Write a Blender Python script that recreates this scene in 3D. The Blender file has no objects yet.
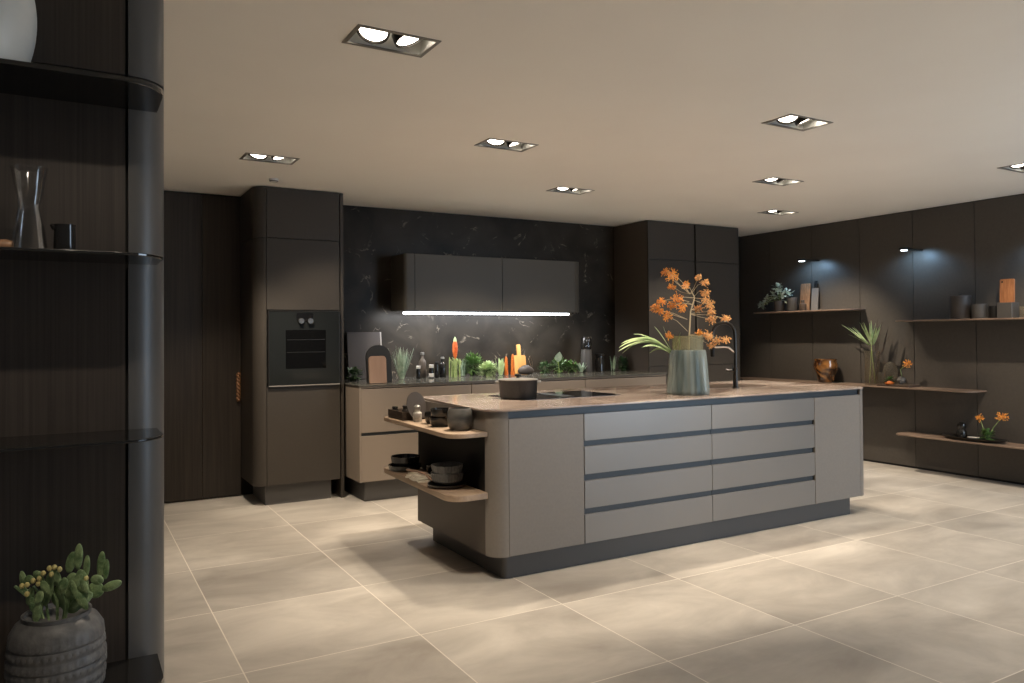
import bpy, bmesh, math, random
from mathutils import Vector, Matrix, Euler, noise as mnoise
C = bpy.context.scene.collection
PI = math.pi
CEIL = 2.66
RV = Vector((0.8666, -0.4989, 0)); FV = Vector((0.4989, 0.8666, 0))   # two level directions across and into the room

# ------------------------------------------------------------------ materials
def mat(name, col, rough=.5, metal=0., spec=.5, emit=None, es=0., trans=0., ior=1.45, alpha=1., coat=0., sheen=0.):
    m = bpy.data.materials.new(name); m.use_nodes = True
    b = m.node_tree.nodes['Principled BSDF']
    b.inputs['Base Color'].default_value = (*col, 1); b.inputs['Roughness'].default_value = rough
    b.inputs['Metallic'].default_value = metal; b.inputs['Specular IOR Level'].default_value = spec
    b.inputs['Transmission Weight'].default_value = trans; b.inputs['IOR'].default_value = ior
    b.inputs['Alpha'].default_value = alpha; b.inputs['Coat Weight'].default_value = coat
    if emit: b.inputs['Emission Color'].default_value = (*emit, 1); b.inputs['Emission Strength'].default_value = es
    return m
def nd(m, t, **kw):
    n = m.node_tree.nodes.new(t)
    for k, v in kw.items():
        if k.startswith('i_'): n.inputs[k[2:].replace('_', ' ')].default_value = v
        else: setattr(n, k, v)
    return n
def lk(m, a, b): m.node_tree.links.new(a, b)
def bsdf(m): return m.node_tree.nodes['Principled BSDF']
def ramp(m, stops, fac):
    r = nd(m, 'ShaderNodeValToRGB'); e = r.color_ramp.elements
    while len(e) < len(stops): e.new(.5)
    for x, (p, c) in zip(e, stops): x.position = p; x.color = (*c, 1)
    lk(m, fac, r.inputs['Fac']); return r.outputs['Color']
def noisy(m, c1, c2, scale=5, stretch=(1, 1, 1), detail=6, distort=0., lo=.3, hi=.7, bump=0.):
    tc = nd(m, 'ShaderNodeTexCoord'); mp = nd(m, 'ShaderNodeMapping'); mp.inputs['Scale'].default_value = stretch
    lk(m, tc.outputs['Object'], mp.inputs['Vector'])
    n = nd(m, 'ShaderNodeTexNoise', i_Scale=scale, i_Detail=detail, i_Distortion=distort)
    lk(m, mp.outputs['Vector'], n.inputs['Vector'])
    lk(m, ramp(m, [(lo, c1), (hi, c2)], n.outputs['Fac']), bsdf(m).inputs['Base Color'])
    if bump:
        b = nd(m, 'ShaderNodeBump', i_Strength=bump, i_Distance=.01); lk(m, n.outputs['Fac'], b.inputs['Height']); lk(m, b.outputs['Normal'], bsdf(m).inputs['Normal'])
    return m

M = {}
M['taupe'] = noisy(mat('taupe_lacquer', (.1, .09, .08), .45, spec=.3), (.047, .040, .033), (.053, .045, .037), 60)
M['taupelit'] = noisy(mat('taupe_lacquer_lit', (.2, .17, .15), .4, spec=.4), (.20, .18, .16), (.215, .193, .172), 60)  # tower lacquer repeated lighter, the island's stronger light put into the colour
M['hanging'] = mat('grey_lacquer', (.086, .076, .062), .45, spec=.3)
M['sand'] = mat('sand_lacquer', (.215, .175, .14), .42, spec=.35)
M['metalgrey'] = mat('satin_grey_lacquer', (.21, .195, .18), .32, .2)  # island drawers: lit tone of the tower lacquer; also a grey board
M['channel'] = mat('bluish_grip_channel', (.055, .062, .068), .45, .4)  # metal slots, with bluish reflected daylight mixed into their colour
M['plinth'] = mat('plinth_grey', (.085, .08, .077), .45)
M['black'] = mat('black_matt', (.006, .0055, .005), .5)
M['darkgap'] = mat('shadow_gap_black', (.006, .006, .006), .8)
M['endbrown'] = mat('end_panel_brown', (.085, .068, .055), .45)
M['iron'] = noisy(mat('cast_iron', (.02, .02, .02), .45), (.010, .010, .011), (.018, .018, .018), 80, bump=.1)
M['steel'] = mat('brushed_steel', (.62, .6, .57), .22, 1.)
M['gunmetal'] = mat('gunmetal', (.06, .055, .05), .28, .8)
M['chrome'] = mat('chrome', (.8, .8, .8), .12, 1.)
M['pewter'] = mat('pewter_lid', (.3, .29, .27), .35, .6)
M['glassblack'] = mat('black_glass', (.008, .008, .009), .04, 0, .6)
M['ovenglass'] = mat('oven_glass', (.016, .018, .018), .1, 0, .6)
M['ovenwin'] = mat('oven_window', (.004, .004, .004), .05)
M['smoke'] = mat('smoked_glass_shelf', (.01, .01, .01), .06, 0, .7)
M['oakline'] = mat('copper_line', (.22, .15, .10), .4)
M['plantgreen'] = noisy(mat('leaf_green', (.08, .16, .04), .45), (.05, .11, .03), (.14, .25, .07), 30)
M['palegreen'] = noisy(mat('leaf_pale_green', (.3, .4, .2), .5), (.28, .42, .17), (.55, .65, .38), 25)
M['darkgreen'] = noisy(mat('leaf_dark_green', (.03, .07, .02), .5), (.02, .05, .015), (.07, .13, .05), 30)
M['silvergreen'] = noisy(mat('leaf_silver_green', (.3, .4, .3), .5), (.16, .26, .17), (.5, .58, .46), 20)
M['cactus'] = noisy(mat('cactus_green', (.08, .13, .06), .55), (.08, .15, .06), (.30, .40, .20), 45, bump=.4)
M['thorn'] = mat('cactus_bud_yellow', (.55, .48, .2), .6)
M['stem'] = mat('stem_tan', (.5, .42, .28), .6)
M['stemgreen'] = noisy(mat('stem_green', (.25, .33, .1), .5), (.17, .25, .07), (.35, .42, .18), 40)
M['orange'] = noisy(mat('blossom_orange', (.8, .3, .04), .6), (.72, .2, .03), (.9, .46, .08), 50)
M['red'] = noisy(mat('bud_red_orange', (.7, .12, .04), .5), (.6, .07, .02), (.85, .25, .06), 30)
M['carrot'] = mat('orange_lacquer', (.5, .13, .02), .45)
M['yellowwood'] = noisy(mat('honey_wood', (.7, .38, .1), .45), (.42, .2, .05), (.58, .32, .1), 14, (1, 1, .1))
M['pinkwood'] = noisy(mat('pale_walnut', (.3, .19, .13), .5), (.26, .16, .11), (.36, .235, .165), 10, (1, 1, .12))
M['redwood'] = noisy(mat('cherry_wood', (.3, .12, .05), .4), (.22, .08, .03), (.4, .17, .07), 14, (6, 6, .6), distort=.6)
M['tanwood'] = noisy(mat('board_wood', (.3, .18, .1), .45), (.16, .085, .045), (.36, .21, .12), 12, (6, 6, .8), distort=1.)
M['darkwood'] = noisy(mat('smoked_wood', (.06, .04, .03), .45), (.045, .03, .022), (.09, .062, .045), 20, (.3, 3, 3))
M['shelfwood'] = noisy(mat('oak_shelf', (.38, .27, .19), .5), (.27, .19, .13), (.42, .31, .22), 5, (5, .5, 5), distort=1.2, lo=.25, hi=.75)
M['wallshelf'] = noisy(mat('walnut_shelf', (.22, .15, .11), .5), (.15, .10, .075), (.25, .18, .13), 5, (5, .5, 5), distort=1.2)
M['bookboard'] = mat('dark_stained_board', (.04, .03, .026), .5)
M['boardedge'] = mat('board_metal_edge', (.3, .27, .24), .4)
M['ceramicgrey'] = noisy(mat('grey_glaze', (.1, .1, .1), .3), (.05, .05, .05), (.19, .18, .165), 6, (1, 1, 3), bump=.1)
M['ceramicblack'] = mat('black_glaze', (.015, .014, .013), .12, 0, .6)
M['peach'] = noisy(mat('blossom_peach', (.8, .42, .14), .6), (.72, .3, .08), (.88, .55, .24), 50)
M['white'] = mat('white_ceramic', (.65, .63, .6), .4)
M['palestone'] = noisy(mat('pale_stoneware', (.4, .38, .34), .5), (.28, .26, .23), (.5, .47, .42), 60)
M['whiteleaf'] = noisy(mat('leaf_white_green', (.5, .58, .48), .5), (.35, .45, .34), (.75, .8, .7), 20)
M['cloth'] = mat('cream_linen', (.72, .66, .56), .85)
M['whitevase'] = noisy(mat('pale_glaze', (.35, .36, .34), .4), (.6, .61, .58), (.72, .72, .68), 6)
M['potgrey'] = noisy(mat('stone_pot', (.09, .09, .092), .5), (.07, .07, .072), (.13, .13, .13), 40, bump=.2)
M['leather'] = noisy(mat('tan_leather', (.42, .2, .08), .55), (.14, .06, .025), (.25, .12, .05), 40)
M['emitwarm'] = mat('lamp_lens', (1, 1, 1), .4, emit=(1, .9, .76), es=9)
M['emitcool'] = mat('puck_lens', (1, 1, 1), .4, emit=(.8, .92, 1), es=12)
M['emitstrip'] = mat('led_lens', (1, 1, 1), .4, emit=(.96, .98, 1), es=9)
M['lampinner'] = mat('lamp_reflector', (.75, .74, .7), .3, .5)
M['lampframe'] = mat('lamp_frame', (.25, .23, .2), .35, .6)
M['ceramiccan'] = mat('umber_ceramic', (.05, .042, .038), .5)
M['ceramiccan2'] = mat('grey_ceramic', (.065, .06, .056), .5)
M['copper'] = mat('copper_pot', (.35, .18, .1), .35, .6)

def thin_glass(name, tint, gl=.22, rough=.03, body=None, bf=.2):
    m = bpy.data.materials.new(name); m.use_nodes = True; nt = m.node_tree; out = nt.nodes['Material Output']; nt.nodes.remove(nt.nodes['Principled BSDF'])
    tr = nt.nodes.new('ShaderNodeBsdfTransparent'); tr.inputs['Color'].default_value = (*tint, 1)
    g = nt.nodes.new('ShaderNodeBsdfGlossy'); g.inputs['Roughness'].default_value = rough
    lw = nt.nodes.new('ShaderNodeLayerWeight'); lw.inputs['Blend'].default_value = gl
    mx = nt.nodes.new('ShaderNodeMixShader'); mu = nt.nodes.new('ShaderNodeMath'); mu.operation = 'MULTIPLY'; mu.inputs[1].default_value = .4; nt.links.new(lw.outputs['Fresnel'], mu.inputs[0]); nt.links.new(mu.outputs[0], mx.inputs['Fac']); nt.links.new(tr.outputs[0], mx.inputs[1]); nt.links.new(g.outputs[0], mx.inputs[2])
    if body:
        df = nt.nodes.new('ShaderNodeBsdfDiffuse'); df.inputs['Color'].default_value = (*body, 1); m2 = nt.nodes.new('ShaderNodeMixShader'); m2.inputs['Fac'].default_value = bf
        nt.links.new(mx.outputs[0], m2.inputs[1]); nt.links.new(df.outputs[0], m2.inputs[2]); mx = m2
    nt.links.new(mx.outputs[0], out.inputs['Surface']); return m
M['clear'] = thin_glass('clear_glass', (.97, .975, .975), .4, .08)
M['paleglass'] = thin_glass('pale_grey_glass', (.93, .9, .84), .14, .1, (.5, .45, .38), .05)
# amber glass with darker swirls
m = M['amber'] = mat('amber_glass', (.3, .12, .03), .08, 0, .7, coat=.5)
noisy(m, (.05, .018, .006), (.75, .32, .08), 3.2, (1, 1, 1.4), distort=1.6, lo=.42, hi=.66)
# smoky ribbed vase glass
m = M['vaseglass'] = mat('smoky_green_glass', (.34, .38, .35), .1, trans=.45, ior=1.3)
noisy(m, (.12, .16, .165), (.40, .44, .41), 9, (1, 1, .12), detail=3, lo=.35, hi=.65)
m = M['neckglass'] = thin_glass('neck_glass', (.85, .85, .72), .12, .1, (.42, .40, .30), .3)

# wood veneer door wall
m = M['veneer'] = mat('dark_veneer', (.03, .022, .017), .42)
noisy(m, (.014, .0105, .008), (.034, .025, .019), 4, (14, 14, .35), detail=8, distort=.4)
m = M['unitpanel'] = mat('unit_veneer', (.028, .022, .019), .45)
noisy(m, (.028, .022, .018), (.052, .041, .034), 4, (30, 30, .35), detail=8, distort=.3)
M['unitcol'] = mat('unit_column', (.085, .082, .08), .38, .1)
M['wallpanel'] = noisy(mat('wall_panel_brown', (.1, .088, .075), .45, spec=.3), (.076, .067, .058), (.085, .075, .065), 40)

# black marble with sparse gold-white veins and flecks
m = M['marble'] = mat('black_marble', (.02, .018, .016), .35, spec=.15)
tc = nd(m, 'ShaderNodeTexCoord')
n1 = nd(m, 'ShaderNodeTexNoise', i_Scale=2.2, i_Detail=8, i_Distortion=.6); lk(m, tc.outputs['Object'], n1.inputs['Vector'])
base = ramp(m, [(.3, (.014, .011, .008)), (.75, (.05, .041, .031))], n1.outputs['Fac'])
n2 = nd(m, 'ShaderNodeTexNoise', i_Scale=3.1, i_Detail=7, i_Distortion=1.8); lk(m, tc.outputs['Object'], n2.inputs['Vector'])
vein = ramp(m, [(.478, (0, 0, 0)), (.5, (.8, .8, .8)), (.522, (0, 0, 0))], n2.outputs['Fac'])
n3 = nd(m, 'ShaderNodeTexNoise', i_Scale=7, i_Detail=3); lk(m, tc.outputs['Object'], n3.inputs['Vector'])
gate = ramp(m, [(.55, (0, 0, 0)), (.68, (1, 1, 1))], n3.outputs['Fac'])
mul = nd(m, 'ShaderNodeMix', data_type='RGBA', blend_type='MULTIPLY'); mul.inputs['Factor'].default_value = 1
lk(m, vein, mul.inputs['A']); lk(m, gate, mul.inputs['B'])
mx = nd(m, 'ShaderNodeMix', data_type='RGBA'); lk(m, mul.outputs['Result'], mx.inputs['Factor']); lk(m, base, mx.inputs['A']); mx.inputs['B'].default_value = (.3, .25, .19, 1)
lk(m, mx.outputs['Result'], bsdf(m).inputs['Base Color'])

# island stone
m = M['stone'] = mat('brown_stone', (.2, .15, .12), .16)
noisy(m, (.15, .10, .08), (.52, .44, .38), 1.6, (1, 2.2, 1), detail=10, distort=1.3, lo=.3, hi=.72)
M['runstone'] = noisy(mat('dark_stone_top', (.05, .048, .042), .13), (.07, .068, .058), (.12, .115, .1), 8)

# floor tiles
m = M['floor'] = mat('stone_tiles', (.4, .36, .3), .42, spec=.4)
tc = nd(m, 'ShaderNodeTexCoord'); sp = nd(m, 'ShaderNodeSeparateXYZ'); lk(m, tc.outputs['Object'], sp.inputs[0])
def mth(op, a, b=None, c=None):
    n = nd(m, 'ShaderNodeMath', operation=op)
    for i, v in enumerate((a, b, c)):
        if v is None: continue
        if isinstance(v, (int, float)): n.inputs[i].default_value = v
        else: lk(m, v, n.inputs[i])
    return n.outputs[0]
gx = mth('DIVIDE', mth('SUBTRACT', sp.outputs['X'], .63), .796); gy = mth('DIVIDE', mth('SUBTRACT', sp.outputs['Y'], 3.36), .818)
def edge(g, size):
    f = mth('FRACT', g); d = mth('MINIMUM', f, mth('SUBTRACT', 1., f)); return mth('MULTIPLY', d, size)
d = mth('MINIMUM', edge(gx, .796), edge(gy, .818))
grout = mth('LESS_THAN', d, .0028)
cmb = nd(m, 'ShaderNodeCombineXYZ'); lk(m, mth('FLOOR', gx), cmb.inputs[0]); lk(m, mth('FLOOR', gy), cmb.inputs[1])
wn = nd(m, 'ShaderNodeTexWhiteNoise', noise_dimensions='2D'); lk(m, cmb.outputs[0], wn.inputs['Vector'])
off = nd(m, 'ShaderNodeVectorMath', operation='MULTIPLY_ADD'); lk(m, wn.outputs['Color'], off.inputs[0]); off.inputs[1].default_value = (7, 7, 7); lk(m, tc.outputs['Object'], off.inputs[2])
mp = nd(m, 'ShaderNodeMapping'); mp.inputs['Scale'].default_value = (1, 1.8, 1); lk(m, off.outputs[0], mp.inputs['Vector'])
fn = nd(m, 'ShaderNodeTexNoise', i_Scale=1.5, i_Detail=10, i_Distortion=.5, i_Roughness=.6); lk(m, mp.outputs[0], fn.inputs['Vector'])
tile = ramp(m, [(.28, (.30, .27, .235)), (.5, (.42, .385, .34)), (.74, (.56, .515, .455))], fn.outputs['Fac'])
vr = nd(m, 'ShaderNodeHueSaturation'); lk(m, tile, vr.inputs['Color']); lk(m, mth('MULTIPLY_ADD', wn.outputs['Value'], .16, .92), vr.inputs['Value'])
gm = nd(m, 'ShaderNodeMix', data_type='RGBA'); lk(m, grout, gm.inputs['Factor']); lk(m, vr.outputs[0], gm.inputs['A']); gm.inputs['B'].default_value = (.68, .63, .55, 1)
lk(m, gm.outputs['Result'], bsdf(m).inputs['Base Color'])
rg = nd(m, 'ShaderNodeMapRange'); rg.inputs['To Min'].default_value = .34; rg.inputs['To Max'].default_value = .6; lk(m, fn.outputs['Fac'], rg.inputs['Value']); lk(m, rg.outputs[0], bsdf(m).inputs['Roughness'])
M['ceiling'] = noisy(mat('ceiling_paint', (.8, .74, .66), .8), (.87, .82, .745), (.89, .845, .77), 2)

# ------------------------------------------------------------------ mesh builder
class MB:
    def __init__(s): s.bm = bmesh.new()
    def verts(s, cs): return [s.bm.verts.new(c) for c in cs]
    def face(s, vs):
        try: return s.bm.faces.new(vs)
        except ValueError: return None
    def box(s, x0, x1, y0, y1, z0, z1):
        v = s.verts([(x, y, z) for z in (z0, z1) for x, y in ((x0, y0), (x1, y0), (x1, y1), (x0, y1))])
        for f in ((3, 2, 1, 0), (4, 5, 6, 7), (0, 1, 5, 4), (1, 2, 6, 5), (2, 3, 7, 6), (3, 0, 4, 7)): s.face([v[i] for i in f])
        return s
    def prism(s, poly, z0, z1, fn=None):
        a = s.verts([(x, y, z0) for x, y in poly]); b = s.verts([(x, y, z1) for x, y in poly]); n = len(poly)
        s.face(a[::-1]); s.face(b)
        for i in range(n): s.face([a[i], a[(i + 1) % n], b[(i + 1) % n], b[i]])
        if fn:
            for v in a + b: v.co = fn(v.co)
        return s
    def lathe(s, prof, c=(0, 0, 0), seg=32, ribs=0, ribd=0., mtx=None, cap=True):
        rings = []
        for r, z in prof:
            ring = []
            for i in range(seg):
                t = 2 * PI * i / seg; rr = r * (1 + ribd * math.cos(ribs * t)) if ribs else r
                p = Vector((rr * math.cos(t), rr * math.sin(t), z))
                if mtx: p = mtx @ p
                ring.append(s.bm.verts.new(p + Vector(c)))
            rings.append(ring)
        for a, b in zip(rings, rings[1:]):
            for i in range(seg): s.face([a[i], a[(i + 1) % seg], b[(i + 1) % seg], b[i]])
        if cap: s.face(rings[0][::-1]); s.face(rings[-1])
        return s
    def tube(s, pts, r, seg=8, cap=True):
        pts = [Vector(p) for p in pts]; n = len(pts)
        rs = r if isinstance(r, (list, tuple)) else [r] * n
        prev = None; rings = []
        for i, p in enumerate(pts):
            t = (pts[min(i + 1, n - 1)] - pts[max(i - 1, 0)])
            if t.length < 1e-9: t = Vector((0, 0, 1))
            t.normalize()
            if prev is None:
                u = t.cross(Vector((0, 0, 1)) if abs(t.z) < .9 else Vector((1, 0, 0))).normalized()
            else: u = (prev - t * prev.dot(t)).normalized()
            prev = u; w = t.cross(u)
            rings.append([s.bm.verts.new(p + (u * math.cos(a) + w * math.sin(a)) * rs[i]) for a in [2 * PI * k / seg for k in range(seg)]])
        for a, b in zip(rings, rings[1:]):
            for i in range(seg): s.face([a[i], a[(i + 1) % seg], b[(i + 1) % seg], b[i]])
        if cap: s.face(rings[0][::-1]); s.face(rings[-1])
        return s
    def ball(s, c, r, sc=(1, 1, 1), rot=None, u=12, v=8, wob=0.):
        mt = Matrix.Translation(Vector(c)) @ ((rot.to_matrix().to_4x4()) if rot else Matrix.Identity(4)) @ Matrix.Diagonal((r * sc[0], r * sc[1], r * sc[2], 1))
        g = bmesh.ops.create_uvsphere(s.bm, u_segments=u, v_segments=v, radius=1, matrix=mt)
        if wob:
            for vv in g['verts']:
                d = (vv.co - Vector(c)); vv.co = Vector(c) + d * (1 + wob * mnoise.noise(vv.co * 60))
        return s
    def leaf(s, base, dirn, L, W, bend=.3, seg=6, up=(0, 0, 1), th=.0012, fold=.15, pointy=1.):
        base = Vector(base); d = Vector(dirn).normalized(); up = Vector(up)
        side = d.cross(up)
        if side.length < 1e-3: side = Vector((1, 0, 0))
        side.normalize(); nrm = side.cross(d).normalized()
        rows = []
        for i in range(seg + 1):
            t = i / seg
            p = base + d * L * t + Vector((0, 0, -1)) * bend * L * t * t
            w = W * .5 * (math.sin(PI * min(1, t ** .8 * .97 + .03)) ** pointy) + .0004
            rows.append([s.bm.verts.new(p - side * w + nrm * fold * w), s.bm.verts.new(p), s.bm.verts.new(p + side * w + nrm * fold * w),
                         s.bm.verts.new(p - nrm * th)])
        for a, b in zip(rows, rows[1:]):
            s.face([a[0], a[1], b[1], b[0]]); s.face([a[1], a[2], b[2], b[1]])
            s.face([a[3], a[0], b[0], b[3]]); s.face([a[2], a[3], b[3], b[2]])
        return s
    def shift(s, loc):
        bmesh.ops.translate(s.bm, verts=s.bm.verts, vec=-Vector(loc)); return s

def obj(name, mb, m, parent=None, smooth=False, bevel=0., world=True, loc=None, segs=2, recalc=True):
    """link one mesh; with world=True its vertices are given in room metres and moved to the parent's frame"""
    if recalc: bmesh.ops.recalc_face_normals(mb.bm, faces=mb.bm.faces)
    org = Vector((0, 0, 0))
    if parent is not None and world: org = parent.location.copy()
    if parent is None and loc is not None: org = Vector(loc)
    if world and org.length: mb.shift(org)
    me = bpy.data.meshes.new(name); mb.bm.to_mesh(me); mb.bm.free()
    o = bpy.data.objects.new(name, me); C.objects.link(o)
    me.materials.append(M[m] if isinstance(m, str) else m)
    if parent is not None: o.parent = parent
    if loc is not None: o.location = loc
    if smooth:
        for p in me.polygons: p.use_smooth = True
        me.set_sharp_from_angle(angle=math.radians(38))
    if bevel:
        b = o.modifiers.new('bevel', 'BEVEL'); b.width = bevel; b.segments = segs; b.limit_method = 'ANGLE'; b.angle_limit = math.radians(40)
    return o
def thing(name, label, cat, loc=(0, 0, 0), group=None, rotz=0):
    o = bpy.data.objects.new(name, None); C.objects.link(o); o.location = loc; o.rotation_euler = (0, 0, rotz)
    o.empty_display_size = .05; o['label'] = label; o['category'] = cat
    if group: o['group'] = group
    return o
def tag(o, label, cat, group=None):
    o['label'] = label; o['category'] = cat
    if group: o['group'] = group
    return o
def struct(name, mb, m, parent=None, **k):
    o = obj(name, mb, m, parent, **k); o['kind'] = 'structure'; return o
def arc(cx, cy, r, a0, a1, n=10):
    return [(cx + r * math.cos(math.radians(a0 + (a1 - a0) * i / n)), cy + r * math.sin(math.radians(a0 + (a1 - a0) * i / n))) for i in range(n + 1)]
def rrect(x0, x1, y0, y1, r):
    a, b, c, d = r if isinstance(r, tuple) else (r,) * 4      # bottom-left, bottom-right, top-right, top-left
    P = []
    P += arc(x0 + a, y0 + a, a, 180, 270) if a else [(x0, y0)]
    P += arc(x1 - b, y0 + b, b, 270, 360) if b else [(x1, y0)]
    P += arc(x1 - c, y1 - c, c, 0, 90) if c else [(x1, y1)]
    P += arc(x0 + d, y1 - d, d, 90, 180) if d else [(x0, y1)]
    return P
def copy_tree(o, parent=None):
    c = o.copy(); C.objects.link(c); c.parent = parent
    for ch in list(o.children): copy_tree(ch, c)
    return c

# ------------------------------------------------------------------ room shell
struct('floor', MB().box(-4.5, 7.6, -4.2, 7.25, -.06, 0), 'floor')
DL = [(1.19, 3.08), (1.22, 5.53), (2.50, 4.40), (3.78, 5.53), (3.77, 3.11), (5.09, 4.40), (6.39, 5.53), (6.36, 3.13), (1.6, .2), (4.2, .2), (.1, 1.3)]  # last entry is an added lamp lifting the left display unit
hx, hy = .18, .105
xs = sorted({-4.5, 7.6} | {round(x + s * hx, 4) for x, y in DL for s in (-1, 1)})
ys = sorted({-4.2, 7.25} | {round(y + s * hy, 4) for x, y in DL for s in (-1, 1)})
mb = MB(); holes = [(x - hx, x + hx, y - hy, y + hy) for x, y in DL]
for i in range(len(xs) - 1):
    for j in range(len(ys) - 1):
        cx, cy = (xs[i] + xs[i + 1]) / 2, (ys[j] + ys[j + 1]) / 2
        if any(a < cx < b and c < cy < d for a, b, c, d in holes): continue
        mb.face(mb.verts([(xs[i], ys[j], CEIL), (xs[i], ys[j + 1], CEIL), (xs[i + 1], ys[j + 1], CEIL), (xs[i + 1], ys[j], CEIL)]))
for i in range(len(xs) - 1):
    for j in range(len(ys) - 1):
        mb.face(mb.verts([(xs[i], ys[j], CEIL + .16), (xs[i + 1], ys[j], CEIL + .16), (xs[i + 1], ys[j + 1], CEIL + .16), (xs[i], ys[j + 1], CEIL + .16)]))
bmesh.ops.remove_doubles(mb.bm, verts=mb.bm.verts, dist=1e-4)
struct('ceiling', mb, 'ceiling', recalc=False)
struct('wall_back', MB().box(-4.5, 7.6, 7.15, 7.25, 0, CEIL), 'marble')
# back wall left: veneered leaf of a full-height door
dr = struct('door_1', MB().box(  .45, .993, 7.105, 7.148, .012, 2.645).box(.9945, 1.312, 7.103, 7.148, .012, 2.645), 'veneer', bevel=.002)
struct('door_2', MB().box(-1.4, .444, 7.105, 7.148, .012, 2.645), 'veneer', bevel=.002)
# right wall: tall panels with dark joints
mb = MB(); mb.box(7.55, 7.65, -4.2, 7.15, 0, CEIL)
joints = [7.149, 6.66, 6.037, 5.407, 4.79, 4.165, 3.54, 2.9, 2.28, 1.66, 1.04, .4, -.2]
struct('wall_right', mb, 'darkgap')
mb = MB()
for a, b in zip(joints, joints[1:]): mb.box(7.53, 7.549, b + .003, a - .003, .021, 2.652)
struct('trim_1', mb, 'wallpanel')                                     # the panelling of the right wall
struct('shade_strip_right', MB().box(7.536, 7.549, -.2, 7.149, 0, .020), 'darkgap')  # dark strip standing in for the shadow along the wall foot
struct('trim_2', MB().box(2.046, 2.074, 6.55, 7.149, .0, 2.655), 'taupe', bevel=.002)
hd = thing('door_handle', 'braided tan leather pull handle on the dark veneered door', 'door handle', (1.288, 7.098, .95))
mb = MB()
for k in range(2):
    mb.tube([(1.288 + .011 * math.sin(i * .9 + k * PI), 7.072 + .008 * math.cos(i * .9 + k * PI), .85 + .23 * i / 24) for i in range(25)], .0105, 8)
mb.ball((1.288, 7.072, .85), .015); mb.ball((1.288, 7.072, 1.08), .015)
obj('grip', mb, 'leather', hd, smooth=True)
for hz in (.865, 1.065): obj('bracket', MB().tube([(1.288, 7.102, hz), (1.288, 7.072, hz)], .006), 'gunmetal', hd, smooth=True)

# ------------------------------------------------------------------ left tall oven cabinet
X0, XJ, X1, YF = 1.313, 1.413, 2.035, 6.53
t = thing('tall_cabinet', 'tall taupe cabinet housing the built-in oven, floor to ceiling', 'cabinet', (X0, YF, 0))
mb = MB(); mb.prism(arc(XJ, YF + .1, .088, 270, 180) + [(X0 + .012, 7.099), (X1 - .004, 7.099), (X1 - .004, YF + .022), (XJ, YF + .022)][::1], .17, 2.655)
obj('carcass', mb, 'darkgap', t)
def post(z0, z1): 
    return MB().prism(arc(XJ - .002, YF + .098, .098, 270, 180) + [(X0, 7.099), (X0 + .014, 7.099)] + arc(XJ - .002, YF + .098, .084, 180, 270), z0, z1)
obj('corner_panel', post(.17, 2.225), 'taupe', t, smooth=True); obj('corner_panel', post(2.231, 2.652), 'taupe', t, smooth=True)
for z0, z1 in ((.17, .985), (1.63, 2.225), (2.231, 2.652)):
    obj('door', MB().box(XJ + .002, X1 - .003, YF, YF + .02, z0, z1), 'taupe', t, bevel=.0015)
obj('plinth', MB().box(XJ, 1.968, YF + .062, 7.09, 0, .169), 'plinth', t)
ov = thing('oven', 'built-in black glass oven with two round knobs in the tall cabinet', 'oven', (1.724, YF, .99))
obj('body', MB().box(1.42, 2.03, YF + .004, YF + .021, .99, 1.625), 'glassblack', ov)
mb = MB(); a, b, c, e = 1.421, 2.029, .991, 1.624; w = .009
mb.box(a, b, YF - .022, YF + .003, c, c + w).box(a, b, YF - .022, YF + .003, e - w, e).box(a, a + w, YF - .022, YF + .003, c + w, e - w).box(b - w, b, YF - .022, YF + .003, c + w, e - w)
obj('frame', mb, 'gunmetal', ov, bevel=.001)
obj('glass_door', MB().box(a + w, b - w, YF - .018, YF + .003, c + w, e - w), 'ovenglass', ov)
obj('window', MB().box(1.565, 1.905, YF - .0195, YF - .0181, 1.135, 1.46), 'ovenwin', ov)
obj('rack', MB().box(1.575, 1.895, YF - .0205, YF - .0196, 1.375, 1.381).box(1.575, 1.895, YF - .0205, YF - .0196, 1.27, 1.275), 'gunmetal', ov)
obj('display', MB().prism(rrect(1.655, 1.795, 0, .075, .015), 0, .0015, lambda c: Vector((c.x, YF - .0185 - c.z, 1.53 + c.y))), 'glassblack', ov)
for kx in (1.690, 1.767):
    rot = Matrix.Rotation(PI / 2, 4, 'X')
    obj('knob', MB().lathe([(.023, 0), (.025, .004), (.025, .028), (.022, .032), (.0, .032)], (kx, YF - .019, 1.535), 24, mtx=rot), 'steel', ov, smooth=True)
obj('bottom_edge', MB().box(1.425, 2.025, YF - .026, YF - .0222, .990, .997), 'boardedge', ov)

# ------------------------------------------------------------------ right tall cabinets
for (xa, xb, lab) in ((5.495, 6.172, 'tall taupe cabinet directly beside the back worktop, nearer the oven side'), (6.196, 6.872, 'tall taupe cabinet nearest the room corner beside the shelf wall')):
    t = thing('tall_cabinet', lab, 'cabinet', (xa, 6.54, 0), 'pair of tall cabinets')
    obj('carcass', MB().box(xa + .001, xb - .001, 6.562, 7.148, .17, 2.655), 'endbrown' if xa < 6 else 'darkgap', t)
    for z0, z1 in ((.17, 1.045), (1.051, 2.222), (2.228, 2.652)):
        obj('door', MB().box(xa, xb, 6.54, 6.56, z0, z1), 'taupe', t, bevel=.0015)
    obj('plinth', MB().box(xa + .02, xb - .02, 6.6, 7.1, 0, .169), 'plinth', t)

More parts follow.
